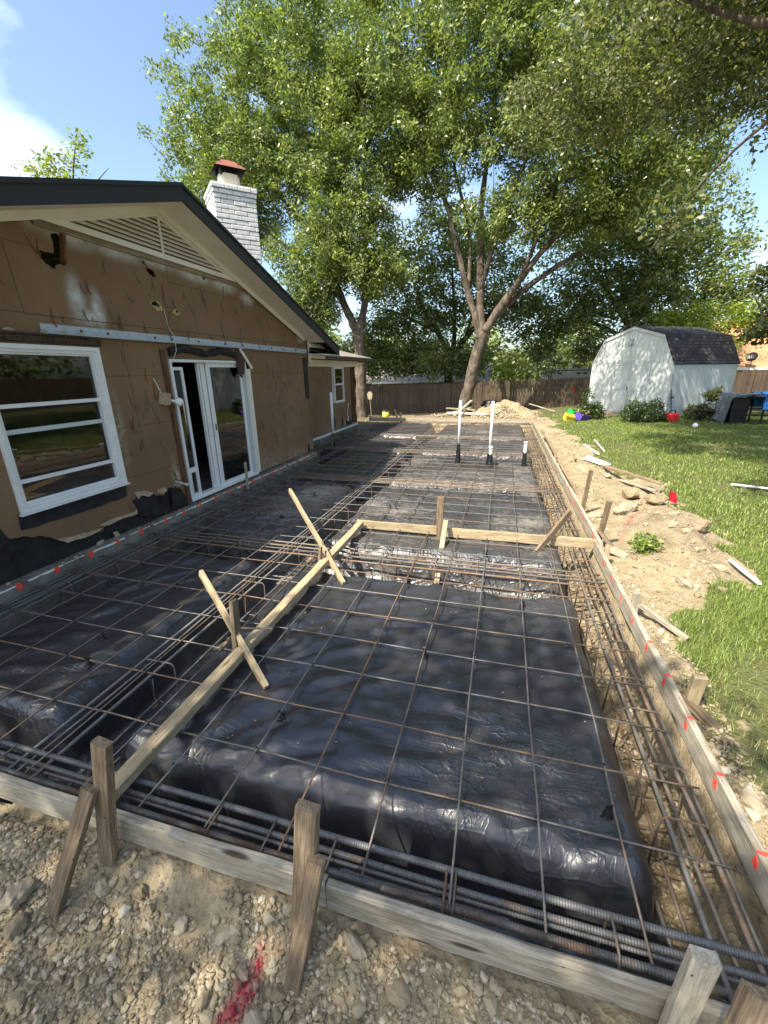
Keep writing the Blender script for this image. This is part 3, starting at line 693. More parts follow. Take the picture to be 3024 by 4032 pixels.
stake((3.09, 1.09, -.14), (2.18, 1.68, .375), .036, .07, 'pale diagonal brace crossing the inner board near the front', 'newwood', (0, 0, 1), 'wood_brace', 18)
stake((2.715, 2.96, .13), (2.735, 2.78, -.35), .05, .03, 'short split stake where the second diagonal brace crosses the inner board', 'stake', (1, 0, 0), seed=19)
stake((3.09, 2.67, -.14), (1.84, 3.98, .45), .036, .07, 'pale diagonal brace crossing the inner board near the cross board', 'newwood', (0, 0, 1), 'wood_brace', 20)
stake((3.885, 4.19, .43), (3.885, 4.20, -.42), .088, .036, 'upright stake standing against the cross board', 'stake', (0, 1, 0), seed=21)
stake((3.965, 4.16, .12), (3.955, 3.5, -.5), .06, .036, 'yellow lit brace leaning on the cross board stake', 'newwood', (0, 1, 0), 'wood_brace', 22)
stake((5.10, 3.98, -.13), (5.48, 4.36, .30), .036, .085, 'brown slanting brace across the right end of the cross board', 'stake', (0, 0, 1), 'wood_brace', 23)
stake((5.93, 5.73, .54), (5.90, 5.9, -.35), .06, .038, 'tall stake outside the right form board by the grey rocks', 'stake', seed=24)
stake((5.85, 8.73, .08), (6.02, 6.0, -.2), .06, .038, 'long brace slanting down to the tall stake outside the right form', 'stake', (0, 0, 1), 'wood_brace', 25)
stake((5.90, 4.35, .47), (5.88, 4.55, -.35), .062, .038, 'stake outside the right form at the end of the cross board', 'stake', seed=26)
stake((5.85, 4.46, .06), (6.12, 4.36, -.25), .07, .04, 'short dark brace at the foot of the cross board stake, in the dirt', 'stake', (0, 0, 1), 'wood_brace', 27)
stake((5.86, 3.94, .06), (5.86, 3.9, -.4), .05, .036, 'stub of stake just below the cross board end', 'newwood', seed=28)
stake((5.86, 2.79, .07), (5.87, 2.8, -.4), .06, .04, 'low stub of stake beside the near grass', 'form', seed=29)
stake((5.84, 2.84, -.02), (6.2, 2.5, -.16), .04, .04, 'flat pale brace lying between the right form and the near grass', 'form', (0, 0, 1), 'wood_brace', 30)
stake((5.885, 1.56, .165), (5.90, 1.66, -.45), .075, .045, 'blunt stake near the lower right edge by the dry grass', 'newwood', seed=31)
stake((5.835, 1.62, -.03), (6.09, 1.5, -.24), .075, .05, 'short tan brace at the blunt stake by the dry grass', 'stake', (0, 0, 1), 'wood_brace', 32)
stake((5.88, 9.6, .21), (5.88, 9.62, -.4), .05, .036, 'farthest stake standing outside the right form board', 'newwood', seed=33)
stake((5.87, 8.53, .22), (5.87, 8.55, -.4), .05, .036, 'small stake at the upper end of the long slanting brace', 'newwood', seed=34)
stake((5.86, 13.4, .1), (5.95, 10.2, -.05), .06, .036, 'far brace lying along the outside of the right form board', 'stake', (0, 0, 1), 'wood_brace', 35)
for i, (x, zt, lb) in enumerate([(.05, .37, 'tall pale stake before the back form board left end'), (.29, .24, 'shorter stake beside the tall pale one on the back form'), (2.1, .23, 'lone stake on the back form between bucket and pipes'),
        (3.44, .40, 'stake behind the white pipes on the back form'), (3.37, .21, 'short stake pressed against the stake behind the white pipes'), (4.48, .12, 'low stake on the back form before the dirt heap'), (5.78, .24, 'corner stake where back form meets right form')]):
    stake((x, 17.32 if i else 17.235, zt), (x+(.16 if i == 0 else .02), 17.33 if i else 17.235, -.45 if i else -.15), .08 if i in (0, 1) else .06, .038, lb, 'newwood', seed=40+i)
stake((.06, 5.66, .42), (.05, 5.66, -.16), .055, .03, 'lone upright stake in front of the sliding door', 'newwood', (1, 0, 0), seed=50)

# ================================================================ REBAR
def bar_mesh(name, pts, r, ribs=False, n=6):
    mb = MB(); pts = [Vector(p) for p in pts]
    if ribs:
        q = []; rr = []
        for a, b in zip(pts[:-1], pts[1:]):
            L_ = (b-a).length; k = max(1, int(L_/.011))
            for i in range(k):
                for t, w in ((0, 1.0), (.45, 1.0), (.5, 1.13), (.95, 1.13)): q.append(a.lerp(b, (i+t)/k)); rr.append(r*w)
        q.append(pts[-1]); rr.append(r); mb.tube(q, rr, n)
    else: mb.tube(pts, r, n)
    o = pts[0]; return mb.mesh(name, o, True, False), o
def rebar(pts, r, label, mat='rebar', group='mat rebar', ribs=False, n=6, name='rebar', cat='rebar'):
    me, o = bar_mesh(name, pts, r, ribs, n); return tag(link(name, me, mat, None, o), label, cat, group)
def wpath(p0, p1, amp, seed, k=9):
    rg = random.Random(seed); a = Vector(p0); b = Vector(p1); L_ = (b-a).length; k = max(3, int(L_/.55)); o = []
    for i in range(k+1):
        q = a.lerp(b, i/k); o.append(q+Vector((rg.uniform(-amp, amp), rg.uniform(-amp, amp), rg.uniform(-amp, amp)*.6)))
    return o
LX = [.25, .64, 1.03, 1.42, 1.79, 2.17, 2.55, 2.945, 3.335, 3.73, 4.12, 4.50, 4.88, 5.255]
for i, x in enumerate(LX):
    rebar(wpath((x, .11, -.082), (x+.02*math.sin(i*2), 16.95, -.085), .008, 100+i), .0058, 'thin lengthwise mat bar, %s counted from the house footing' % ordn(i), ['rebar', 'rebar', 'rebar_dark', 'rebar_rust'][(i*7) % 4], 'lengthwise mat rebar')
for i, x in enumerate([-.14, -.52, -.88]):
    rebar(wpath((x, 9.3, -.083), (x, 16.9, -.085), .006, 130+i), .0062, 'thin lengthwise mat bar in the shaded nook behind the house corner, %s from the footing' % ordn(2-i), 'rebar_dark', 'lengthwise mat rebar')
for j, y in enumerate(LY):
    if y > 17: break
    x0 = -.03 if y < 9.2 else -.98
    xe = 5.70+.02*math.sin(j*3)
    pth = wpath((x0, y+.02, -.093), (xe, y-.01, -.094), .008, 200+j)
    rb = rebar(pth, .0056, 'thin crosswise mat bar, %s counted from the front form' % ordn(j), ['rebar', 'rebar_rust', 'rebar', 'rebar_dark', 'rebar'][j % 5], 'crosswise mat rebar')
    if y < 5:
        for i, x in enumerate(LX):
            if (i+j) % 2 == 0:
                mb = MB(); rt = random.Random(i*50+j); c_ = Vector((x, y, -.088))
                for q in range(2): mb.tube([c_+Vector((.012*math.cos(a_+q*1.6), .012*math.sin(a_+q*1.6)*(.4 if q else 1), .011*math.sin(a_*1.0+q))) for a_ in np.linspace(0, 6.28, 9)], .0022, 4)
                mb.tube([c_+Vector((.006, .004, .006)), c_+Vector((.012*rt.uniform(-1, 1), .012*rt.uniform(-1, 1), .028))], .0026, 4)
                part('wire_tie', mb, 'blackmetal', rb)
# short lapped bars at the house edge
for j in range(2, 22, 1):
    y = LY[j]+.055
    if y > 8.9: break
    Lp = .45+.4*((j*37) % 10)/10
    rebar(wpath((.015, y, -.09), (Lp, y-.02, -.098), .004, 300+j), .006, 'short lap bar on the footing side, %s from the front' % ordn(j-2), 'rebar_dark', 'short lap bars along the house')
GB = 'beam rebar'
for i, (y, z, r, lab) in enumerate([(.245, -.105, .0145, 'thick ribbed bar, inner one of the front trench, beside the plastic'), (.185, -.112, .0125, 'ribbed bar in the centre of the front trench'), (.168, -.132, .0085, 'slimmer bar tied under the centre bar of the front trench'), (.115, -.122, .0145, 'thick ribbed bar of the front trench closest to the front form')]):
    rebar(wpath((-.1, y, z), (5.76, y+.005, z), .003, 330+i), r, lab, 'rebar_dark', GB, True, 10)
for i, y in enumerate([.11, .19, .26]):
    rebar(wpath((-.1, y, -.50), (5.7, y, -.5), .006, 340+i), .0125, 'bottom bar of the front trench, %s back from the front form' % ORD[i], 'rebar_dark', GB)
for i, (x, z, r) in enumerate([(5.49, -.115, .0115), (5.56, -.125, .0105), (5.635, -.12, .0115), (5.685, -.135, .0085)]):
    rebar(wpath((x, .06, z), (x+.01, 17.0, z), .012, 350+i), r, 'top bar of the right hand trench, %s from the plastic side' % ORD[i], ['rebar', 'rebar_rust', 'rebar', 'rebar', 'rebar_rust'][i], GB, False, 8)
for i, x in enumerate([5.48, 5.56, 5.65]):
    rebar(wpath((x, .2, -.49), (x+.01, 17.0, -.49), .015, 360+i), .0125, 'bottom bar of the right hand trench, %s from the plastic side' % ORD[i], ['rebar', 'rebar_rust'][i % 2], GB)
for i, (x, r) in enumerate([(2.03, .0115), (2.085, .008), (2.215, .0115)]):
    rebar(wpath((x, .1, -.115), (x+(.02 if i < 2 else -.02), 17.0, -.11), .008, 370+i), r, 'top bar of the long middle trench, %s from the left' % ORD[i], ['rebar_dark', 'rebar', 'rebar_dark'][i], GB, True, 7)
for i, x in enumerate([2.07, 2.21]):
    rebar(wpath((x, .1, -.49), (x, 17.0, -.49), .012, 380+i), .0125, 'bottom bar of the long middle trench, %s from the left' % ORD[i], 'rebar_dark', GB)
for i, x in enumerate([.075, .14, .205, .30]):
    rebar(wpath((x, .1, -.112-.004*i), (x, 9.0 if i < 2 else 16.8, -.112), .010, 390+i), .0105, 'top bar of the trench along the house footing, %s from the wall' % ORD[i], 'rebar_dark', GB, False, 6)
for i, x in enumerate([.09, .20]):
    rebar(wpath((x, .1, -.49), (x, 16.8, -.49), .01, 396+i), .0105, 'bottom bar of the trench along the house footing, %s from the wall' % ORD[i], 'rebar_dark', GB)
CT = [(3.2, 3.5, 'before the cross board'), (6.74, 7.06, 'beyond the cross board'), (10.08, 10.42, 'behind the white pipes'), (12.9, 13.2, 'farthest across the slab')]
for k, (a, b, wh) in enumerate(CT):
    for i in range(4):
        y = a+(b-a)*i/3; x0 = .05 if k < 2 else -.9
        rebar(wpath((x0, y+.01, -.112), (5.72, y-.02, -.117), .008, 400+k*10+i), .0115 if i != 1 else .009, 'top bar of the cross trench %s, %s from the camera' % (wh, ORD[i]), ['rebar_rust', 'rebar', 'rebar', 'rebar_rust'][(i+k) % 4], GB, False, 7)
    for i in range(2):
        y = a+.06+(b-a-.12)*i
        rebar(wpath((.1, y, -.49), (5.7, y, -.49), .01, 450+k*10+i), .0115, 'bottom bar of the cross trench %s, %s from the camera' % (wh, ORD[i]), 'rebar_dark', GB)
rebar(wpath((-.9, 16.95, -.11), (5.7, 16.98, -.11), .006, 490), .0125, 'top bar along the back form board', 'rebar_rust', GB)
rebar(wpath((-.9, 17.08, -.11), (5.7, 17.1, -.11), .006, 491), .0125, 'outer top bar along the back form board', 'rebar_rust', GB)
# short bars that stick out near the inner stakes
rebar([(2.75, 1.35, .13), (2.98, 1.42, .12)], .007, 'short bright bar poking out of the upright stake near the inner board', 'rebar', 'loose bars', True)
# stirrups
def stirrup(cx, cy, w, axis, label, zt=-.10, zb=-.50, lean=0, mat='rebar_rust', r=.0056):
    h = w/2; c = .022
    prof = [(-h, zb+c), (-h, zt-c), (-h+c, zt), (h-c, zt), (h, zt-c), (h, zb+c), (h-c, zb), (-h+c, zb), (-h, zb+c)]
    pts = [(cx+u, cy+lean*(v-zb), v) if axis == 'x' else (cx+lean*(v-zb), cy+u, v) for u, v in prof]
    # hooked tail
    u = h-.05
    pts += [((cx-h+.012, cy+.012, zb+.2) if axis == 'x' else (cx+.012, cy-h+.012, zb+.2))]
    me, o = bar_mesh('rebar_stirrup', pts, r, False, 6)
    return tag(link('rebar_stirrup', me, mat, None, o), label, 'stirrup', 'bent stirrups of the trench beams')
for i, x in enumerate([.55, 1.25, 1.9, 2.62, 3.32, 3.62, 3.94, 4.46, 4.50, 5.12]):
    stirrup(x, .18, .17, 'y', 'rusty bent stirrup in the front trench, %s from the left' % ORD[i], -.092, -.5, .05, 'rebar_rust')
ys_ = [.75, 1.0, 1.5, 1.85, 2.2, 2.62, 2.95, 3.3, 3.75, 4.3]+[4.9+.62*k for k in range(19)]
for i, y in enumerate(ys_):
    stirrup(5.575, y, .21, 'x', 'rusty bent stirrup in the right trench, %s from the camera' % ordn(i), -.098, -.50, .16*math.sin(i*1.7))
for i in range(12):
    stirrup(2.165, 1.1+i*1.3, .26, 'x', 'bent stirrup in the long middle trench, %s from the camera' % ordn(i), -.10, -.5, .05*math.sin(i), 'rebar_rust' if i % 2 else 'rebar_dark')
for i in range(16):
    stirrup(.17, 1.2+i*.72, .19, 'x', 'bent stirrup in the trench along the house, %s from the camera' % ordn(i), -.103, -.5, .05*math.sin(i*2), 'rebar_dark')
for k, (a, b, wh) in enumerate(CT):
    for i in range(7 if k < 3 else 5):
        x = (2.75, 3.35, 3.95, 4.42, 4.88, 5.25, 1.0)[i]+.05*k
        stirrup(x, (a+b)/2, .30, 'y', 'bent stirrup in the cross trench %s, %s in the row' % (wh, ORD[i]), -.098, -.5, .03)
# chairs that carry the mat
def chair_mesh():
    mb = MB(); n = 10; prof = [(.030, 0), (.024, .012), (.015, .05), (.010, .066), (.014, .072)]
    vs = []; fs = []
    for r_, z in prof: vs += [(r_*math.cos(2*math.pi*t/n), r_*math.sin(2*math.pi*t/n), z) for t in range(n)]
    for i in range(len(prof)-1): fs += [(i*n+t, i*n+(t+1) % n, (i+1)*n+(t+1) % n, (i+1)*n+t) for t in range(n)]
    fs.append(tuple((len(prof)-1)*n+t for t in range(n))); mb.add(vs, fs)
    for s_ in (-1, 1): mb.bar((0, s_*.011, .068), (0, s_*.011, .088), .016, .005)
    mb.bar((-.04, 0, .002), (.04, 0, .002), .008, .004); mb.bar((0, -.04, .002), (0, .04, .002), .008, .004)
    return mb.mesh('rebar_chair', (0, 0, 0), False)
cm = chair_mesh(); cm.materials.append(MT['chairblk'])
chs = [(2.94, 2.07), (3.33, .86), (4.12, 1.71), (4.89, 2.66), (1.42, 1.27), (.64, 2.07), (1.42, 2.17), (.64, 2.97), (1.42, 3.0), (1.62, .97), (.64, 4.59), (1.42, 4.42), (1.42, 5.65), (2.55, 5.59), (3.04, 5.2),
       (3.335, 6.5), (2.94, 5.2), (3.73, 2.95), (1.42, 8.12), (1.03, 9.2), (.64, 8.08), (2.56, 8.59), (4.12, 8.59), (4.88, 6.4), (4.12, 5.31), (4.88, 7.82), (.25, 11.8), (.2, 11.2), (5.23, .72), (3.73, 4.1), (4.5, 3.75),
       (1.42, 11.3), (1.03, 12.4), (2.94, 11.6), (4.12, 11.5), (3.33, 14.2), (4.5, 14.4), (1.42, 14.5), (.64, 13.6), (-.14, 14.2), (-.52, 12.2), (2.56, 14.9)]
for i, (x, y) in enumerate(chs):
    o = bpy.data.objects.new('rebar_chair', cm); COL.objects.link(o)
    z = surf(x, y); o.location = (x, y, z); o.rotation_euler = (0, 0, i*1.3)
    hz = max(.5, (-.088-z)/.07); o.scale = (1, 1, min(1.5, hz))
    nx = int(np.argmin([abs(x-q) for q in LX])); ny = int(np.argmin([abs(y-q) for q in LY]))
    tag(o, 'black rebar chair where %s lengthwise bar meets %s crosswise bar' % (ordn(nx), ordn(ny)), 'rebar chair', 'black rebar chairs')
    ORG[o.name] = Vector(o.location)

# ================================================================ PIPES
def pvc(x, y, z0, zj, zt, r, rw, label, cap=False, lean=0):
    t = thing('pvc_pipe', (x, y, z0), label, 'pipe', 'white pipes wrapped in black tape')
    mb = MB(); mb.tube([(x, y, zj-.15), (x+lean, y, zt)], r, 16); part('pipe', mb, 'pvc', t, True)
    mb = MB(); zs = np.linspace(z0-.02, zj, 14); rg = random.Random(int(x*100))
    mb.tube([(x+rg.uniform(-.006, .006), y+rg.uniform(-.006, .006), z) for z in zs], [r+(rw-r)*(1-i/13)**.8*(1+rg.uniform(-.12, .12))+.006 for i in range(14)], 14); part('tape_wrap', mb, 'tape', t, True)
    if cap:
        mb = MB(); mb.tube([(x, y, zt-.03), (x, y, zt+.02)], r*1.22, 16); part('cap', mb, 'pvc', t, True)
    return t
pvc(3.635, 9.06, -.15, .33, 1.31, .028, .065, 'tall white pipe with long black tape wrap, left of the pair', False, -.0)
pvc(4.365, 9.0, -.16, .20, 1.31, .031, .075, 'tall white pipe standing behind a shorter capped one')
pvc(4.385, 8.86, -.16, .14, .30, .036, .078, 'short capped white pipe in front of the right tall pipe', True)
pvc(5.15, 9.05, -.16, .17, .40, .035, .055, 'short white pipe with cap near the right trench', True)
t = thing('riser_pipe', (-.12, 10.42, -.16), 'grey white riser pipe with black lower half by the rear house wall', 'pipe')
mb = MB(); mb.tube([(-.12, 10.42, .26), (-.12, 10.42, 1.42)], .04, 14); part('pipe', mb, 'pvc', t, True)
mb = MB(); mb.tube([(-.12, 10.42, -.2), (-.12, 10.42, .27)], .045, 14); part('lower_sleeve', mb, 'tape', t, True)
mb = MB(); mb.bar((-.13, 10.37, -.2), (-.13, 10.37, .22), .012, .05); part('wood_slat', mb, 'stake', t)

# ================================================================ HOUSE
HX = -.12
house = thing('house', (0, 0, 0), 'low house stripped to brown sheathing, with gable vent, white chimney and open sliding door', 'house')
def slab_uv(name, p00, p10, p11, p01, th, mat, parent):
    """roof slab; p00->p10 along the eave, p01/p11 at the ridge; thickness below"""
    P = [Vector(q) for q in (p00, p10, p11, p01)]; n = (P[1]-P[0]).cross(P[3]-P[0]).normalized()
    if n.z < 0: n = -n
    vs = P+[q-n*th for q in P]; mb = MB(); mb.add(vs, [(0, 1, 2, 3), (7, 6, 5, 4), (0, 4, 5, 1), (1, 5, 6, 2), (2, 6, 7, 3), (3, 7, 4, 0)])
    org = ORG[parent.name]; me = mb.mesh(name, org); uv = me.uv_layers.new(name='UV')
    u = (P[1]-P[0]).normalized(); w = (P[3]-P[0])-(P[3]-P[0]).dot(u)*u; w.normalize()
    for lp in me.loops:
        q = Vector(me.vertices[lp.vertex_index].co)+org-P[0]; uv.data[lp.index].uv = (q.dot(u), q.dot(w))
    return link(name, me, mat, parent, org)
# footing
mb = MB(); mb.box(-8, 0, -3, 9.02, -.9, -.004); mb.box(-8, -1.0, 9.025, 15.25, -.9, -.012); ft = part('footing', mb, 'concrete', house)
mb = MB(); rg = random.Random(3)
y = .4
while y < 8.9:
    e = y+rg.uniform(.12, .5); ys_ = np.linspace(y, e, 7); w = .012+.012*rg.random()
    mb.prism([[(.002, q) for q in ys_]+[(-w*rg.uniform(.3, 1.1), q) for q in ys_[::-1]]], 2, -.0035, -.0005)
    if rg.random() < .6: mb.prism([[(q, -.001) for q in ys_]+[(q, -.004-w*rg.uniform(.2, 1.3)) for q in ys_[::-1]]], 0, .0005, .0035)
    y = e+rg.uniform(.01, .12)
part('chalk_line', mb, 'white', ft)
mb = MB(); mb.box(-1.10, -.996, 9.05, 15.3, -.06, -.002); part('white_edge_strip', mb, 'white', ft)
for y in [1.63, 2.02, 2.43, 2.81, 3.19, 3.62, 4.0, 4.38, 4.77, 5.15, 5.54, 5.92, 6.3, 6.7, 7.1, 7.5, 7.9, 8.28, 8.62, 8.9]:
    mb = MB(); lp = []
    for t in range(11):
        a = t/11*6.283; q = 1+rg.uniform(-.3, .35); lp.append((y+math.cos(a)*.026*q, -.022+math.sin(a)*.036*q))
    mb.prism([lp], 0, .003, .007); part('paint_mark', mb, 'redpaint', ft)
    mb = MB(); mb.prism([[(-.012+math.cos(t/9*6.283)*.02*(1+rg.uniform(-.3, .3)), y+math.sin(t/9*6.283)*.024) for t in range(9)]], 2, -.002, .002); part('paint_mark', mb, 'redpaint', ft)
# main gable wall with its ragged holes
WIN = (1.92, 3.21, .66, 2.28); DOOR = (4.33, 6.42, .05, 2.20)
def rect(a): return [(a[0], a[2]), (a[1], a[2]), (a[1], a[3]), (a[0], a[3])]
def roofz(y): return 4.33-.32*abs(y-4.55)
hole1 = [(2.96, 3.39), (3.02, 3.415), (3.07, 3.41), (3.08, 3.28), (3.085, 3.15), (3.04, 3.11), (3.0, 3.12), (2.95, 3.10), (2.92, 3.05), (2.875, 3.07), (2.83, 3.09), (2.79, 3.13), (2.77, 3.21), (2.85, 3.20), (2.945, 3.21), (2.965, 3.3)]
hole2 = [(4.15, 3.39), (4.22, 3.4), (4.24, 3.33), (4.30, 3.325), (4.36, 3.31), (4.385, 3.24), (4.3, 3.23), (4.23, 3.28), (4.22, 3.34)]
hole3 = [(5.39, 3.44), (5.45, 3.445), (5.45, 3.39), (5.385, 3.38)]
tear = [(.1, .22), (1.2, .3), (1.45, .40), (1.67, .47), (1.77, .43), (1.91, .40), (2.06, .345), (2.13, .30), (2.2, .24), (2.31, .20), (2.37, .215), (2.43, .19), (2.5, .205), (2.59, .18), (2.66, .15), (2.74, .13), (2.77, .18), (2.88, .20), (3.02, .21), (3.15, .19), (3.27, .18), (3.3, .31), (3.24, .38), (3.42, .43), (3.55, .38), (3.63, .385), (3.68, .33), (3.8, .30), (3.92, .38), (4.05, .36), (4.16, .31), (4.2, .22), (4.25, .10), (4.33, .09)]
outline = tear+[(4.33, 2.20), (6.42, 2.20), (6.42, .055), (9.0, .055), (9.0, roofz(9)-.12), (4.55, 4.20), (.1, roofz(.1)-.12)]
def jag(lp, amp, seed, lim):
    rg = random.Random(seed); o = []
    for i, a in enumerate(lp):
        b = lp[(i+1) % len(lp)]; o.append(a); d = math.hypot(b[0]-a[0], b[1]-a[1])
        if d < lim:
            for t in (.33, .66): o.append((a[0]+(b[0]-a[0])*t+rg.uniform(-amp, amp), a[1]+(b[1]-a[1])*t+rg.uniform(-amp, amp)))
    return o
mb = MB(); mb.prism([jag(outline, .012, 1, .2), rect(WIN)[::-1], jag(hole1, .006, 2, .3), jag(hole2, .005, 3, .3), hole3], 0, HX-.025, HX)
rg = random.Random(9); mb.cur = 1
def seam(a, b, w=.005):
    (y0, z0), (y1, z1) = a, b; d = Vector((y1-y0, z1-z0)).normalized(); n_ = Vector((-d.y, d.x))*w/2
    mb.prism([[(y0+n_.x, z0+n_.y), (y0-n_.x, z0-n_.y), (y1-n_.x, z1-n_.y), (y1+n_.x, z1+n_.y)]], 0, HX-.002, HX+.0012)
for a, b in [((.1, 3.22), (2.77, 3.225)), ((2.44, 3.21), (2.48, 2.58)), ((.1, 2.59), (2.48, 2.59)), ((2.48, 2.585), (9, 2.575)), ((4.6, 3.46), (4.6, 3.22)), ((4.6, 3.22), (7.4, 3.22)), ((5.07, 3.215), (5.08, 2.6)), ((3.23, 1.97), (4.19, 1.965)), ((3.23, 1.335), (4.19, 1.33)), ((3.24, .69), (4.2, .68)), ((6.44, 1.97), (9, 1.965)), ((6.44, 1.34), (9, 1.335)), ((6.44, .71), (9, .70)), ((3.6, 2.4), (3.62, 1.0)), ((7.62, 2.4), (7.64, .3))]: seam(a, b, .004 if b[0]-a[0] < 4 else .006)
wall = part('wall', mb, ['wall', 'felt'], house)
# rear wing wall
mb = MB(); RW = (13.0, 13.93, .93, 2.13)
mb.prism([[(9.0, .03), (15.1, .03), (15.1, 2.36), (9.0, 2.36)], rect(RW)[::-1]], 0, -1.075, -1.05)
mb.box(-7, -1.055, 15.05, 15.1, .03, 2.3); mb.box(-1.05, -.146, 8.975, 9.0, .06, 2.6)
part('rear_wall', mb, 'wall', house)
# white overspray and base mud of the sheathing as paint films of their own shape in the material
def blob(m, cy, cz, ry, rz_):
    v = m.n('TexCoord').outputs['Object']
    v = m.n('VectorMath', {0: v, 1: (0, -cy, -cz)}, operation='ADD').outputs[0]
    v = m.n('VectorMath', {0: v, 1: (0, 1/ry, 1/rz_)}, operation='MULTIPLY').outputs[0]
    d = m.n('VectorMath', {0: v}, operation='LENGTH').outputs['Value']
    r_ = m.ramp(d, (0.0, .95), (1.0, 0.0)); r_.node.color_ramp.interpolation = 'EASE'; return r_
def wallmat():
    m = M('brown fibre sheathing with overspray'); v = m.coord(rnd=False)
    a = m.noise(v, .8, 5, .6); b = m.noise(v, 30, 4, .6); c = m.noise(v, 3.5, 6, .7, .4)
    col = m.ramp(a, (.3, (.18, .105, .052)), (.7, (.26, .158, .084)))
    col = m.mix(m.ramp(b, (.3, .0), (.8, .3)), col, (.22, .145, .085))
    col = m.mix(m.ramp(c, (.60, 0.0), (.74, .45)), col, (.10, .062, .036))
    col = m.mix(m.ramp(m.noise(v, 5.5, 6, .75), (.66, 0.0), (.72, .4)), col, (.36, .29, .21))
    k = None
    for q in [(3.10, 2.80, .17, .36), (3.34, 2.70, .15, .34), (3.22, 2.62, .3, .16), (3.2, 3.45, .5, .2), (3.8, 3.44, .6, .17), (4.5, 3.44, .6, .13), (5.2, 3.42, .6, .16), (5.9, 3.40, .6, .18), (6.6, 3.28, .32, .16), (2.8, 3.50, .28, .16), (8.7, 2.72, .25, .13)]:
        f = blob(m, *q); k = f if k is None else m.math('MAXIMUM', k, f)
    k = m.math('MULTIPLY', k, m.ramp(m.noise(v, 7, 6, .7), (.3, .3), (.62, 1.0)))
    col = m.mix(k, col, (.62, .62, .58))
    mz = None
    for q in [(8.9, .15, .6, .35), (8.0, .10, .9, .28), (7.0, .12, .8, .32), (6.6, .2, .35, .4), (4.1, .6, .12, .35), (3.3, 1.3, .12, .9), (12.5, .1, 1.2, .25), (14.2, .15, 1.2, .3)]:
        f = blob(m, *q); mz = f if mz is None else m.math('MAXIMUM', mz, f)
    ho = m.n('TexVoronoi', {'Vector': v, 'Scale': 4.5}).outputs['Distance']
    col = m.mix(m.ramp(ho, (.035, .9), (.05, 0.0)), col, (.02, .015, .012))
    h2 = m.n('TexVoronoi', {'Vector': m.coord((1, 1.7, .5), rnd=False), 'Scale': 3.1}).outputs['Distance']
    col = m.mix(m.ramp(h2, (.05, .75), (.075, 0.0)), col, (.07, .04, .025))
    k2 = m.math('MULTIPLY', mz, m.ramp(m.noise(v, 11, 6, .75), (.42, 0.0), (.58, .9)))
    col = m.mix(k2, col, (.36, .30, .21))
    return m.fin(m.bsdf(col, .8, m.bump(b, .3, .005), .25))
MT['wall2'] = wallmat()
for o in COL.objects:
    if o.name in ('wall', 'rear_wall'): o.data.materials[0] = MT['wall2']
# black felt behind the torn sheathing, strips, flaps
mb = MB(); mb.box(-.165, -.152, .1, 4.3, .005, .75); part('felt_backing', mb, 'felt', house)
def flatpatch(name, lp, x0, x1, mat, seed, amp=.01, lim=.5): 
    mb = MB(); mb.prism([jag(lp, amp, seed, lim)], 0, x0, x1); return part(name, mb, mat, house)
flatpatch('felt_strip', [(1.88, .65), (2.3, .65), (2.8, .645), (3.2, .635), (3.19, .47), (2.8, .455), (2.3, .46), (1.87, .48)], HX+.002, HX+.007, 'felt', 4)
flatpatch('felt_patch', [(3.26, .39), (3.45, .375), (3.62, .37), (3.65, .23), (3.78, .09), (3.75, .05), (3.5, .08), (3.31, .15)], HX+.003, HX+.009, 'felt', 5)
flatpatch('felt_patch', [(3.95, .38), (4.08, .33), (4.2, .2), (4.26, .06), (4.1, .05), (3.91, .07)], HX+.012, HX+.018, 'felt', 6)
flatpatch('felt_patch', [(1.4, .62), (1.68, .6), (1.75, .42), (1.6, .35), (1.4, .38)], HX+.002, HX+.008, 'felt', 16)
flatpatch('felt_flap', [(8.74, 2.30), (8.86, 2.32), (8.99, 2.28), (9.01, 1.44), (8.93, 1.33), (8.78, 1.38)], HX+.012, HX+.018, 'felt', 7)
for i, lp in enumerate([[(3.32, .49), (3.5, .46), (3.62, .39), (3.55, .36), (3.42, .41), (3.35, .38)], [(3.72, .42), (3.85, .41), (3.88, .35), (3.78, .335), (3.7, .37)], [(4.0, .43), (4.14, .40), (4.18, .32), (4.06, .38)], [(2.18, .26), (2.4, .22), (2.62, .20), (2.74, .18), (2.6, .155), (2.42, .165), (2.28, .175)], [(2.7, .235), (2.95, .25), (3.2, .235), (3.29, .26), (3.28, .19), (3.05, .205), (2.82, .19)], [(2.86, .08), (2.93, .07), (2.95, .0), (2.88, .005)], [(2.62, .04), (2.72, .04), (2.7, .0), (2.6, .005)], [(8.72, .26), (8.8, .22), (8.78, .06), (8.7, .06)], [(4.08, .62), (4.15, .6), (4.16, .45), (4.1, .47)]]):
    flatpatch('torn_flap', lp, HX+.004+.002*i, HX+.010+.002*i, 'tan' if i not in (7,) else 'oldwood', 30+i, .008)
for i, (y, z, s_) in enumerate([(4.30, 2.87, .085), (4.66, 2.83, .065), (4.24, 2.90, .05)]):
    flatpatch('foam_spot', [(y+s_*math.cos(t/9*6.283)*(1+.3*math.sin(t*5+i)), z+s_*.75*math.sin(t/9*6.283)) for t in range(9)], HX+.001, HX+.012, 'foam', 50+i, .012)
    flatpatch('torn_spot', [(y+.01+s_*.45*math.cos(t/7*6.283), z+.012+s_*.3*math.sin(t/7*6.283)) for t in range(7)], HX+.0125, HX+.0145, 'felt', 60+i, .006)
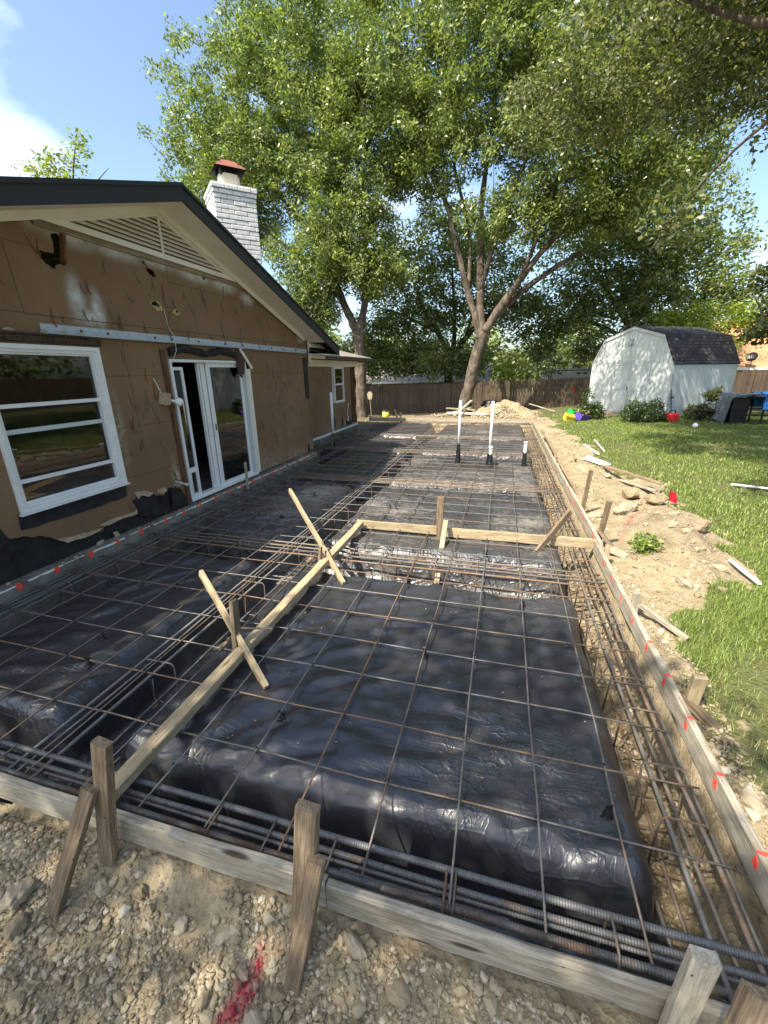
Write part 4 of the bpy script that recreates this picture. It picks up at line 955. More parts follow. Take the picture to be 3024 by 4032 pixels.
# wall ties
mbt = MB(); mbt.bar((0, 0, .05), (.004, 0, -.035), .016, .003, (1, 0, 0)); mbt.bar((.004, 0, -.035), (.022, .004, -.075), .015, .003, (1, 0, 0)); tme = mbt.mesh('wall_tie'); MT['tie'] = flat('dull corroded tie', (.13, .10, .075), .7, .4, .3, 20, .3); tme.materials.append(MT['tie']); tme2 = tme.copy(); tme2.materials.clear(); tme2.materials.append(MT['rustyspot'])
ties = [(2.72, 3.24), (3.56, 3.24), (4.02, 3.19), (4.46, 3.11), (4.89, 3.12), (5.34, 3.11), (5.78, 3.06), (6.19, 3.05), (5.87, 3.27), (2.76, 2.63), (3.15, 2.66), (3.6, 2.63), (4.01, 2.6), (4.47, 2.59), (4.88, 2.6), (5.37, 2.58), (5.75, 2.56), (3.56, 2.22), (3.88, 2.0), (3.56, 1.66), (3.91, 1.51), (3.6, 1.12), (3.93, 1.11), (6.51, 2.23), (7.07, 2.14), (7.11, 1.76), (7.97, 1.81), (7.58, 1.58), (8.42, 2.02), (8.41, 1.57), (7.99, 1.25), (7.11, 1.18), (7.65, 1.1), (8.44, 1.05), (6.69, 1.04), (7.14, .71), (7.53, .65), (8.01, .68), (8.46, .52), (6.7, .63), (6.24, 2.58), (7.04, 2.63), (3.2, .34), (2.5, .32), (7.5, 2.0), (7.3, 1.98), (8.0, 2.2), (6.9, 3.0), (7.3, 2.9), (7.9, 2.7)]
rgx = random.Random(99)
while len(ties) < 82:
    y, z = rgx.uniform(1.3, 8.8), rgx.choice([.6, 1.0, 1.4, 1.75, 2.15, 2.7, 2.95, 3.2])+rgx.uniform(-.05, .05)
    if 1.8 < y < 3.35 and z < 2.5 or 4.15 < y < 6.5 and z < 2.45 or z > roofz(y)-.45: continue
    ties.append((y, z))
for i, (y, z) in enumerate(ties+[(11.19, 1.92), (12.15, 1.97), (11.73, 1.73), (11.32, 1.11), (11.76, .86), (12.4, 1.77), (12.5, 1.3), (14.4, 1.8), (14.5, 1.2), (12.4, .7), (14.3, .6)]):
    o = bpy.data.objects.new('wall_tie', tme if i % 3 else tme2); COL.objects.link(o); o.parent = house
    rgt = random.Random(i); o.location = (HX+.002 if y < 9 else -1.048, y, z); o.rotation_euler = (rgt.uniform(-.35, .35)*(2 if i % 7 == 0 else 1), rgt.uniform(-.25, .05), rgt.uniform(-.4, .4)); o.scale = (1, 1, rgt.uniform(1.1, 2.3))
# interior shell so that openings look into rooms
mb = MB(); mb.box(-5, -.17, .15, 8.9, -.003, .05); part('floor_slab', mb, 'concrete', house)
mb = MB(); mb.box(-5.1, -5, .1, 9, .05, 2.6); mb.box(-5, -.16, .05, .1, .05, 2.9); mb.box(-5, -.16, 8.9, 8.95, .05, 2.6); mb.box(-5, -.16, .15, 8.9, 2.45, 2.48); mb.box(-4.9, -.17, 3.85, 3.95, .06, 2.44); mb.box(-4, -3.95, 12, 15, .1, 2.3); mb.box(-5, -1.08, 11.5, 11.6, .03, 2.3); mb.box(-5, -1.08, 9.05, 15, 2.3, 2.33)
part('interior_walls', mb, 'interior', house)
mb = MB(); mb.box(-.9, -.88, 3.1, 3.2, .06, 2.3); mb.box(-.5, -.46, 4.36, 4.62, .06, 2.2); 
# window frames: frame ring helper
def ring(mb, y0, y1, z0, z1, w, x0, x1):
    mb.box(x0, x1, y0, y0+w, z0, z1); mb.box(x0, x1, y1-w, y1, z0, z1); mb.box(x0, x1, y0+w, y1-w, z0, z0+w); mb.box(x0, x1, y0+w, y1-w, z1-w, z1)
def pane(parent, y0, y1, z0, z1, x, name='pane', mat='glass'):
    mb = MB(); mb.add([(x, y0, z0), (x, y1, z0), (x, y1, z1), (x, y0, z1)], [(0, 1, 2, 3)]); org = ORG[parent.name]
    return link(name, mb.mesh(name, org, False, False), mat, parent, org)
y0, y1, z0, z1 = WIN
mb = MB(); ring(mb, y0-.012, y1+.012, z0-.012, z1+.012, .045, HX-.09, HX+.03); ring(mb, y0+.034, y1-.034, z0+.034, z1-.034, .03, HX-.085, HX+.012); ring(mb, y0+.065, y1-.065, z0+.065, z1-.065, .022, HX-.08, HX-.008)
win = part('window', mb, 'white', house)
for a, b, nm, mt in ((1.685, 1.725, 'meeting_rail', 'white'), (1.43, 1.475, 'screen_rail', 'shed'), (.935, .975, 'lower_rail', 'white')):
    mb = MB(); mb.box(HX-.06+(.02 if mt == 'white' else -.012), HX-.012+(.0 if mt == 'white' else -.02), y0+.08, y1-.08, a, b); part(nm, mb, mt, win)
pane(win, y0+.08, y1-.08, 1.725, z1-.08, HX-.045); pane(win, y0+.08, y1-.08, .975, 1.69, HX-.062); pane(win, y0+.08, y1-.08, z0+.08, .94, HX-.045)
mb = MB(); mb.box(HX-.05, HX+.05, y0-.03, y1+.03, z0-.035, z0-.014); part('sill', mb, 'white', win)
# dark lintel line over the window and rotten heads
rgl = random.Random(4)
mb = MB(); mb.bar((HX+.02, 1.2, 2.355), (HX+.02, 3.25, 2.345), .05, .07, ch=.01); mb.bar((HX+.03, 1.2, 2.395), (HX+.03, 3.12, 2.392), .05, .02)
part('window_head', mb, 'oldwood', house)
mb = MB(); pts = [(HX+.01+.02*rgl.random(), y, 2.30+.03*math.sin(y*7)+.02*rgl.random()) for y in np.arange(4.36, 6.05, .09)]; mb.tube(pts, [.045+.02*rgl.random() for _ in pts], 8); part('door_head', mb, 'felt', house)
mb = MB()
for y in (2.2, 2.55, 2.75, 2.95):
    mb = MB(); mb.tube([(HX+.05, y, 2.415), (HX+.045, y+.05, 2.42), (HX+.05, y+.11, 2.412)], [.006, .018+.008*rgl.random(), .006], 6); part('mortar_bit', mb, 'rock', house)
# sliding door
y0, y1, z0, z1 = DOOR
mb = MB(); ring(mb, 4.35, 6.30, .055, 2.19, .04, HX-.1, HX+.015); mb.box(HX-.1, HX+.03, 4.35, 6.32, .04, .075)
door = part('sliding_door', mb, 'white', house)
for a, b, x in ((6.19, 6.225, HX-.02), (6.235, 6.262, HX+.0), (6.31, 6.40, HX+.01)):
    mb = MB(); mb.box(x-.06, x+.02, a, b, .078, 2.15 if b < 6.3 else 2.05); part('door_track', mb, 'shed' if a < 6.3 else 'offwhite', door)
mb = MB(); ring(mb, 5.20, 6.18, .08, 2.145, .065, HX-.05, HX-.015); dp = part('door_panel', mb, 'white', door); pane(dp, 5.262, 6.12, .14, 2.085, HX-.033)
mb = MB(); ring(mb, 5.02, 5.12, .08, 2.145, .035, HX-.10, HX-.055); mb.box(HX-.095, HX-.06, 5.12, 5.2, .08, 2.145); dp2 = part('door_panel', mb, 'white', door)
mb = MB(); mb.tube([(HX-.055, 5.10, .98), (HX-.0, 5.10, .99), (HX+.0, 5.10, 1.17), (HX-.055, 5.10, 1.18)], .009, 8); part('handle', mb, 'white', dp2)
mb = MB(); mb.box(HX-.052, HX-.012, 5.215, 5.245, 1.06, 1.16); part('lock', mb, 'blackmetal', dp)
mb = MB(); ring(mb, 4.395, 4.64, .08, 2.08, .045, HX-.06, HX-.02); mb.box(HX-.06, HX-.02, 4.44, 4.595, .50, .56); ring(mb, 4.44, 4.595, .125, .50, .018, HX-.055, HX-.012); pd = part('pet_door_panel', mb, 'white', door)
pane(pd, 4.44, 4.595, .56, 2.035, HX-.04); pane(pd, 4.458, 4.577, .143, .48, HX-.034)
wood_beam('jamb', (HX+.012, 4.275, .06), (HX+.012, 4.235, 2.31), .075, .035, 'jamb', up=(1, 0, 0), parent=house, seed=5)
flatpatch('broken_board', [(5.98, 2.34), (6.12, 2.38), (6.22, 2.22), (6.17, 1.98), (6.08, 1.90), (5.97, 2.05)], HX+.03, HX+.05, 'oldwood', 70, .02)
mb = MB(); mb.bar((HX+.06, 6.08, 2.40), (HX+.06, 6.42, 2.06), .055, .022, (1, 0, 0), .004); part('broken_trim', mb, 'offwhite', house)
# steel angle bolted across the gable
mb = MB(); mb.box(HX+.002, HX+.010, 2.6, 6.60, 2.405, 2.505); mb.box(HX+.010, HX+.075, 2.6, 6.60, 2.405, 2.413); mb.box(HX+.002, HX+.009, 6.605, 9.16, 2.40, 2.50); mb.box(HX+.009, HX+.075, 6.605, 9.16, 2.40, 2.408)
ang = part('steel_angle', mb, 'steelgrey', house)
for y in (3.05, 3.4, 4.15, 4.48, 5.05, 5.72, 6.25, 6.85, 7.3, 7.8, 8.4): mb = MB(); mb.tube([(HX+.010, y, 2.46), (HX+.03, y, 2.46)], .013, 6); part('bolt', mb, 'rustyspot', ang)
# electrical box with lamp, hose bib
mb = MB(); mb.bar((HX+.01, 4.09, 1.66), (HX+.10, 4.10, 1.64), .14, .16, ch=.01); eb = part('junction_box', mb, 'tan', house)
mb = MB(); mb.tube([(HX+.10, 4.17, 1.62), (HX+.115, 4.25, 1.60)], .02, 8); part('lamp_stem', mb, 'white', eb)
bm = bmesh.new(); bmesh.ops.create_uvsphere(bm, u_segments=14, v_segments=9, radius=.062)
for v in bm.verts: v.co += Vector((HX+.13, 4.27, 1.595))
me = bpy.data.meshes.new('lamp_globe'); bm.to_mesh(me); bm.free(); me.polygons.foreach_set('use_smooth', [True]*len(me.polygons)); link('lamp_globe', me, 'white', eb, ORG[eb.name]).location = (0, 0, 0)
mb = MB(); mb.tube([(HX+.005, 4.0, 1.93), (HX+.02, 4.03, 1.85), (HX+.04, 4.06, 1.73)], .006, 6); part('wire', mb, 'offwhite', house)
mb = MB(); mb.tube([(HX+.006, 4.42, 2.85), (HX+.008, 4.45, 2.6), (HX+.085, 4.45, 2.5), (HX+.085, 4.44, 2.3), (HX+.02, 4.38, 2.12)], .0035, 5); part('wire', mb, 'offwhite', house)
mb = MB(); mb.tube([(HX, 4.1, .43), (HX+.05, 4.12, .41), (HX+.07, 4.2, .37)], .014, 8); mb.tube([(HX+.07, 4.2, .37), (HX+.075, 4.25, .355)], .021, 10); mb.bar((HX+.04, 4.05, .45), (HX+.05, 4.12, .42), .05, .02); part('hose_bib', mb, 'shed', house)
mb = MB(); mb.bar((HX+.02, 3.08, 3.42), (HX-.05, 3.07, 3.12), .03, .05); part('stud', mb, 'jamb', house)
# gable vent
mb = MB()
for a, b in (((2.80, 3.54), (6.30, 3.54)),): mb.prism([[(a[0], 3.49), (b[0], 3.49), (b[0]-.18, 3.555), (a[0]+.18, 3.555)]], 0, HX+.002, HX+.04)
mb.prism([[(2.98, 3.555), (3.17, 3.555), (4.55, 3.995), (5.93, 3.555), (6.12, 3.555), (4.55, 4.075)]], 0, HX+.002, HX+.035)
vent = part('gable_vent', mb, 'offwhite', house)
for k in range(8):
    z = 3.60+k*.053; hw = (4.03-z)/.32
    if hw > .06:
        mb = MB(); c_ = HX+.012; mb.prism([[(c_-.028, z+.028), (c_-.020, z+.032), (c_+.026, z-.012), (c_+.018, z-.018)]], 1, 4.55-hw, 4.55+hw); part('slat', mb, 'offwhite', vent)
mb = MB(); mb.box(HX+.028, HX+.042, 4.535, 4.565, 3.545, 4.04); part('mullion', mb, 'offwhite', vent)
mb = MB(); mb.prism([[(3.0, 3.5), (6.1, 3.5), (4.55, 4.03)]], 0, HX-.05, HX-.04); part('vent_back', mb, 'dark', vent)
wood_beam('vent_batten', (HX+.012, 2.78, 3.455), (HX+.012, 6.5, 3.455), .02, .06, 'stake', parent=house, seed=15)
# main roof
EV = 2.585
rf = slab_uv('roof', (.36, 10.0, EV), (-12, 10.0, EV), (-12, 4.55, 4.33), (.36, 4.55, 4.33), .03, 'shingledk', house)
slab_uv('roof', (-12, -.9, EV), (.36, -.9, EV), (.36, 4.55, 4.33), (-12, 4.55, 4.33), .03, 'shingledk', house)
for sgn in (1, -1):
    ye = 4.55+sgn*5.45
    mb = MB(); mb.prism([[(4.55, 4.293), (ye, EV-.037), (ye, EV-.037-.175), (4.55, 4.293-.175)]], 0, .325, .352); part('fascia', mb, 'fascia', house)
    mb = MB(); mb.prism([[(4.55, 4.325), (ye, EV-.005), (ye, EV-.045), (4.55, 4.285)]], 0, .353, .372); part('drip_edge', mb, 'fascia', house)
    mb = MB(); mb.prism([[(4.55, 4.13), (ye-.9*sgn, EV+.288-.205), (ye-.9*sgn, EV+.288-.220), (4.55, 4.115)]], 0, HX-.02, .324); part('soffit', mb, 'offwhite', house)
    mb = MB(); mb.prism([[(4.55, 4.118), (ye-1.2*sgn, EV+.384-.212), (ye-1.2*sgn, EV+.384-.30), (4.55, 4.03)]], 0, HX+.0425, HX+.062); part('frieze', mb, 'offwhite', house)
    mb = MB(); mb.box(-12, .32, min(ye, ye+sgn*.02), max(ye, ye+sgn*.02), EV-.2, EV-.02); part('eave_fascia', mb, 'fascia', house)
# broken eave box at the corner
mb = MB(); mb.box(-.07, -.045, 9.03, 9.98, 2.55, 2.64); mb.box(-.07, -.048, 9.03, 9.98, 2.30, 2.37); part('eave_board', mb, 'offwhite', house)
mb = MB(); mb.bar((-.04, 9.0, 2.50), (-.04, 9.75, 2.44), .03, .045); mb.box(-.12, -.06, 9.76, 9.97, 2.38, 2.54); mb.box(-.5, -.09, 9.0, 9.03, 2.2, 2.7); part('eave_framing', mb, 'oldwood', house)
mb = MB(); mb.box(-.11, -.04, 9.02, 9.06, 2.20, 2.40); mb.box(-.085, -.05, 9.004, 9.026, 2.46, 2.70); part('corner_block', mb, 'offwhite', house)
mb = MB(); mb.box(-.9, .30, 9.0, 9.98, 2.375, 2.395); part('eave_soffit', mb, 'offwhite', house)
mb = MB(); mb.box(-.118, -.10, 8.97, 9.012, .06, 2.3); part('corner_trim', mb, 'wall2', house)
# rear wing roof (hip), fascia, frieze, window
T = 3.0; rz = 2.45
slab_uv('roof', (-.58, 9.6, rz), (-.58, 16.1, rz), (-.58-T, 16.1-T, rz+.28*T), (-.58-T, 9.6, rz+.28*T), .03, 'shinglegrey', house)
slab_uv('roof', (-.58, 16.1, rz), (-.58-2*T, 16.1, rz), (-.58-T, 16.1-T, rz+.28*T), (-.58-T-.01, 16.1-T, rz+.28*T), .03, 'shinglegrey', house)
mb = MB(); mb.box(-.585, -.56, 10.03, 16.08, rz-.15, rz-.025); mb.tube([(-.52, 10.05, rz-.075), (-.52, 16.2, rz-.085)], .055, 8); mb.box(-8, -.59, 16.06, 16.085, rz-.15, rz-.025); part('gutter', mb, 'fascia', house)
mb = MB(); mb.box(-1.045, -1.02, 9.05, 15.62, 2.13, 2.34); mb.box(-1.05, -.59, 9.9, 16.05, 2.342, 2.36); mb.box(-7, -1.05, 15.1, 16.05, 2.342, 2.36); part('frieze', mb, 'offwhite', house)
y0, y1, z0, z1 = RW
mb = MB(); ring(mb, y0, y1, z0, z1, .07, -1.09, -1.02); mb.box(-1.075, -1.03, y0+.07, y1-.07, 1.52, 1.57); w2 = part('window', mb, 'white', house)
pane(w2, y0+.07, y1-.07, 1.57, z1-.07, -1.06); pane(w2, y0+.07, y1-.07, z0+.07, 1.52, -1.065)
mb = MB(); mb.box(-1.046, -1.03, 12.80, 12.97, .95, 2.128); part('side_strip', mb, 'steelgrey', house)
flatpatch('felt_strip', [(13.0, .93), (13.3, .92), (13.93, .92), (13.88, .76), (13.4, .74), (13.02, .75)], -1.047, -1.04, 'rockdk', 80)
mb = MB(); mb.box(-1.10, -1.03, 14.72, 14.86, .1, 2.125); part('corner_post', mb, 'oldwood', house)
pts = [(-1.02+.02*math.sin(z*9), 15.02+.03*math.sin(z*5), z) for z in np.arange(.05, 2.12, .09)]
mb = MB(); mb.tube(pts, [.05+.02*random.Random(int(q[2]*100)).random() for q in pts], 7); part('corner_brick_edge', mb, 'rustyspot', house)
mb = MB(); mb.tube([(-.98, 14.2, .86), (-1.0, 14.1, .5), (-.96, 14.08, .3)], .011, 6); mb.bar((-.96, 14.06, .3), (-.96, 14.07, .2), .05, .03); part('cable_stub', mb, 'white', house)
for i, lp in enumerate([[(13.6, .3), (13.7, .45), (13.75, .2), (13.68, .06), (13.6, .06)], [(14.1, .25), (14.3, .3), (14.6, .2), (14.7, .04), (14.05, .04)], [(12.9, .4), (12.94, .42), (12.95, .05), (12.91, .05)]]): flatpatch('felt_patch', lp, -1.048, -1.042, 'felt', 90+i, .02)
# chimney, turned forty five degrees
ch_c = Vector((-.81, 7.51, 0)); SQ = .78
ca, sa = math.cos(R(45)), math.sin(R(45))
def cl(u, v, z): return (ch_c.x+u*ca-v*sa, ch_c.y+u*sa+v*ca, z)
def cbox(mb, u0, u1, v0, v1, z0, z1):
    mb.add([cl(u0, v0, z0), cl(u1, v0, z0), cl(u1, v1, z0), cl(u0, v1, z0), cl(u0, v0, z1), cl(u1, v0, z1), cl(u1, v1, z1), cl(u0, v1, z1)], [(3, 2, 1, 0), (4, 5, 6, 7), (0, 1, 5, 4), (1, 2, 6, 5), (2, 3, 7, 6), (3, 0, 4, 7)])
h = SQ/2
mb = MB(); cbox(mb, -h+.012, h-.012, -h+.012, h-.012, 2.6, 5.26); chim = part('chimney', mb, 'mortar', house)
mb = MB(); rg = random.Random(8); CR = .078; nC = 26
for c_ in range(nC):
    z = 5.275-(c_+1)*CR; ov = .028 if c_ == 0 else (.014 if c_ == 1 else 0)
    for s_ in range(4):
        a_ = s_*math.pi/2; u = -h-ov+(.0 if c_ % 2 else -.0); first = True; off = .12 if (c_+s_) % 2 else .245
        while u < h+ov-.02:
            L_ = off if first else .235; first = False; u1 = min(u+L_, h+ov); j = rg.uniform(-.004, .004)
            q = []
            for zz in (z+.006+rg.uniform(0, .003), z+CR-.006):
                for du, dv in ((u+.005, -h-ov+j), (u1-.005, -h-ov+j), (u1-.005, -h+.07), (u+.005, -h+.07)):
                    x_ = du*math.cos(a_)-dv*math.sin(a_); y_ = du*math.sin(a_)+dv*math.cos(a_); q.append(cl(x_, y_, zz))
            mb.add(q, [(3, 2, 1, 0), (4, 5, 6, 7), (0, 1, 5, 4), (1, 2, 6, 5), (2, 3, 7, 6), (3, 0, 4, 7)]); u = u1
me = mb.mesh('brickwork', ORG[house.name])
bmq = bmesh.new(); bmq.from_mesh(me); bmesh.ops.bevel(bmq, geom=bmq.edges[:], offset=.006, segments=1, affect='EDGES'); bmq.to_mesh(me); bmq.free()
link('brickwork', me, 'brickwhite', chim, ORG[house.name])
mb = MB(); cbox(mb, -h-.02, h+.02, -h-.02, h+.02, 5.262, 5.29); part('crown', mb, 'brickwhite', chim)
mb = MB(); pr = []
for k in range(16):
    a_ = k/16*2*math.pi; e = 4; pr.append((math.copysign(abs(math.cos(a_))**(2/e), math.cos(a_))*.19, math.copysign(abs(math.sin(a_))**(2/e), math.sin(a_))*.19))
vs = [cl(u, v, 5.285) for u, v in pr]+[cl(u, v, 5.53) for u, v in pr]; mb.add(vs, [tuple(range(16))[::-1], tuple(range(16, 32))]+[(i, (i+1) % 16, 16+(i+1) % 16, 16+i) for i in range(16)]); part('flue', mb, 'flue', chim)
mb = MB()
for su in (-1, 1):
    for sv in (-1, 1): mb.bar(cl(su*.165, sv*.165, 5.50), cl(su*.165, sv*.165, 5.70), .05, .05)
for k in range(-6, 7):
    for s_ in (-1, 1): mb.bar(cl(k*.025, s_*.165, 5.53), cl(k*.025, s_*.165, 5.68), .005, .005); mb.bar(cl(s_*.165, k*.025, 5.53), cl(s_*.165, k*.025, 5.68), .005, .005)
for z in np.arange(5.54, 5.69, .025):
    for s_ in (-1, 1): mb.bar(cl(-.16, s_*.165, z), cl(.16, s_*.165, z), .004, .004); mb.bar(cl(s_*.165, -.16, z), cl(s_*.165, .16, z), .004, .004)
part('spark_screen', mb, 'blackmetal', chim)
mb = MB(); q = .285; vs = [cl(-q, -q, 5.60), cl(q, -q, 5.60), cl(q, q, 5.60), cl(-q, q, 5.60), cl(-.11, -.11, 5.755), cl(.11, -.11, 5.755), cl(.11, .11, 5.755), cl(-.11, .11, 5.755)]
mb.add(vs, [(4, 5, 6, 7), (0, 1, 5, 4), (1, 2, 6, 5), (2, 3, 7, 6), (3, 0, 4, 7)]); part('hood_skirt', mb, 'blackmetal', chim)
mb = MB(); vs = [cl(-.115, -.115, 5.757), cl(.115, -.115, 5.757), cl(.115, .115, 5.757), cl(-.115, .115, 5.757), cl(0, 0, 5.785)]; mb.add(vs, [(0, 1, 4), (1, 2, 4), (2, 3, 4), (3, 0, 4)])
vs = [cl(-q, -q, 5.604), cl(q, -q, 5.604), cl(q, q, 5.604), cl(-q, q, 5.604), cl(-.11, -.11, 5.76), cl(.11, -.11, 5.76), cl(.11, .11, 5.76), cl(-.11, .11, 5.76)]
mb.add(vs, [(0, 1, 5, 4), (1, 2, 6, 5), (2, 3, 7, 6), (3, 0, 4, 7)]); part('hood_top', mb, 'redcap', chim)

# ================================================================ SHED
FL = Vector((8.56, 21.8, .05)); su_ = Vector((.566, -.824, 0)).normalized(); sn_ = Vector((.824, .566, 0)).normalized()
shed = thing('garden_shed', FL, 'pale blue white barn roofed shed with double doors beside the fence', 'shed')
def sp(u, n_, z): return FL+su_*u+sn_*n_+Vector((0, 0, z-.05))
SWd = 4.05; SLn = 3.57
PRO = [(0, 2.16), (.52, 3.17), (2.0, 3.60), (3.50, 3.17), (4.05, 2.16)]
def topz(u):
    for (a, za), (b, zb) in zip(PRO[:-1], PRO[1:]):
        if a <= u <= b: return za+(zb-za)*(u-a)/(b-a)
def sprism(mb, poly, n0, n1):      # polygon in (u,z), thickness along the shed's depth
    k = len(poly); vs = [sp(u, n0, z) for u, z in poly]+[sp(u, n1, z) for u, z in poly]
    mb.add(vs, [tuple(range(k))[::-1], tuple(range(k, 2*k))]+[(i, (i+1) % k, k+(i+1) % k, k+i) for i in range(k)])
def sbox(mb, u0, u1, n0, n1, z0, z1): sprism(mb, [(u0, z0), (u1, z0), (u1, z1), (u0, z1)], n0, n1)
mb = MB(); body = [(0, .08), (SWd, .08)]+PRO[::-1]
sprism(mb, body, .012, SLn-.012)
us = list(np.arange(0, SWd, .2))+[SWd]
for a, b in zip(us[:-1], us[1:]):
    a_, b_ = a+.004, b-.004; mid = [q for q in PRO if a_ < q[0] < b_]
    for n0, n1 in ((0, .0115), (SLn-.0115, SLn)): sprism(mb, [(a_, .08), (b_, .08), (b_, topz(b_))]+mid[::-1]+[(a_, topz(a_))], n0, n1)
ns = list(np.arange(0.0, SLn, .2))+[SLn]
for a, b in zip(ns[:-1], ns[1:]):
    sbox(mb, SWd-.0, SWd+.012, a+.004, b-.004, .08, 2.15); sbox(mb, -.012, 0, a+.004, b-.004, .08, 2.15)
part('siding', mb, 'shed', shed)
mb = MB(); sbox(mb, .05, SWd-.05, .05, SLn-.05, -.12, .079); part('skids', mb, 'oldwood', shed)
mb = MB(); e = .10
for (a, za), (b, zb) in zip(PRO[:-1], PRO[1:]):     # rake trim
    for n0 in (-.05,): sprism(mb, [(a, za-.12), (b, zb-.12), (b, zb+.015), (a, za+.015)], n0, n0+.049)
sbox(mb, -.03, .07, -.014, -.002, .08, 2.1); sbox(mb, SWd-.07, SWd+.03, -.014, -.002, .08, 2.1); sbox(mb, SWd+.013, SWd+.028, .0, .09, .08, 2.06); sbox(mb, SWd+.013, SWd+.028, SLn-.09, SLn+.01, .08, 2.06)
sbox(mb, SWd+.013, SWd+.03, -.01, SLn+.01, 2.06, 2.16)
sbox(mb, .07, SWd-.07, -.006, -.002, 2.145, 2.16)
part('trim', mb, 'shedtrim', shed)
for (a, za), (b, zb) in zip(PRO[:-1], PRO[1:]):
    if a < 2: ea, eb = (a-.07 if a == 0 else a, za-.12 if a == 0 else za), (b, zb)
    else: ea, eb = (b+.07 if b == SWd else b, zb-.12 if b == SWd else zb), (a, za)
    up_ = Vector((0, 0, .045))
    slab_uv('roof', sp(ea[0], -.06, ea[1])+up_, sp(ea[0], SLn+.08, ea[1])+up_, sp(eb[0], SLn+.08, eb[1])+up_, sp(eb[0], -.06, eb[1])+up_, .04, 'shingledk', shed)
dl, dr_, dm = 1.25, 3.08, 2.16
mb = MB()
for u in (dl-.09, dr_): sbox(mb, u, u+.09, -.02, -.0, .1, 2.26)
sbox(mb, dl-.09, dr_+.09, -.021, 0, 2.17, 2.28); part('door_casing', mb, 'shedtrim', shed)
for a, b in ((dl+.008, dm-.008), (dm+.008, dr_-.008)):
    mb = MB(); sbox(mb, a, b, -.016, -.003, .11, 2.16); dd = part('door', mb, 'shed', shed); mb = MB(); [sbox(mb, u-.007, u+.007, -.019, -.0165, .11, 2.16) for u in (a+.004, b-.004)]; sbox(mb, a, b, -.019, -.0165, 2.162, 2.174); part('gap_shadow_line', mb, 'galv', dd)
    mb = MB(); w = .09; n0, n1 = -.034, -.017
    for u in (a, b-w): sbox(mb, u, u+w, n0, n1, .11, 2.16)
    for z in (.11, 1.03, 2.07): sbox(mb, a+w, b-w, n0, n1, z, z+w)
    for zb_, zt in ((.2, 1.03), (1.12, 2.07)):
        for (pu, pz, qu, qz) in ((a+w, zt-.22, a+w+.2, zt), (b-w, zt-.22, b-w-.2, zt), (a+w, zb_+.22, a+w+.2, zb_), (b-w, zb_+.22, b-w-.2, zb_)):
            mb.bar(sp(pu, -.026, pz), sp(qu, -.026, qz), .016, .07, sn_.cross(Vector((qu-pu, 0, qz-pz))))
    part('door_trim', mb, 'shedtrim', dd)
mb = MB(); mb.tube([sp(dm-.03, -.04, 1.05), sp(dm-.03, -.07, 1.08), sp(dm-.03, -.07, 1.2), sp(dm-.03, -.04, 1.23)], .012, 6); part('handle', mb, 'blackmetal', shed)
mb = MB(); sbox(mb, 1.9, 2.06, -.08, -.012, 2.93, 3.10); mb.tube([sp(1.98, -.07, 2.93), sp(1.98, -.12, 2.86)], [.07, .05], 8); sbox(mb, 1.88, 2.08, -.1, -.012, 3.10, 3.13); part('lamp', mb, 'steelgrey', shed)
mb = MB(); vs = [sp(dl-.2, -.05, .09), sp(dr_+.1, -.05, .09), sp(dr_+.1, -1.35, -.03), sp(dl-.2, -1.35, -.03)]; mb.add(vs+[v-Vector((0, 0, .06)) for v in vs], [(0, 1, 2, 3), (7, 6, 5, 4), (0, 4, 5, 1), (1, 5, 6, 2), (2, 6, 7, 3), (3, 7, 4, 0)])
solo('wood_ramp', mb, 'newwood', sp(2.1, -.7, 0), 'sun dappled plywood ramp lying before the shed doors', 'ramp')
# ================================================================ BACK FENCE, NEIGHBOURS
def fence_z(x): return -.73+.034*(x+3.3)
fence = thing('picket_fence', (4, 24.5, fence_z(4)), 'weathered brown wooden privacy fence across the back of the yard', 'fence')
rg = random.Random(12); x = -9.0; k = 0
while x < 22:
    mb = MB(); xe = x+2.44
    while x < xe:
        w = .135; g = rg.uniform(.004, .026); zb = fence_z(x)-.05; zt = fence_z(x)+1.83+rg.uniform(-.05, .04); yy = 24.5+rg.uniform(-.012, .012); t = rg.uniform(-.012, .012)
        mb.prism([[(x, zb), (x+w, zb), (x+w+t, zt-.03), (x+w-.035+t, zt), (x+.035+t, zt), (x+t, zt-.03)]], 1, yy, yy+.017); x += w+g
    part('pickets', mb, 'fence', fence)
    for hh in (.35, 1.45):
        mb = MB(); mb.bar((x-2.44, 24.56, fence_z(x-2.44)+hh), (x, 24.56, fence_z(x)+hh), .04, .09); part('rail', mb, 'fence', fence)
    mb = MB(); mb.box(x-.05, x+.04, 24.585, 24.675, fence_z(x)-.1, fence_z(x)+1.7); part('post', mb, 'fence', fence)
mb = MB(); mb.prism([[(8.18, .75), (8.27, .74), (8.28, 1.02), (8.19, 1.03)]], 1, 24.465, 24.475); part('red_tag', mb, 'red', fence)
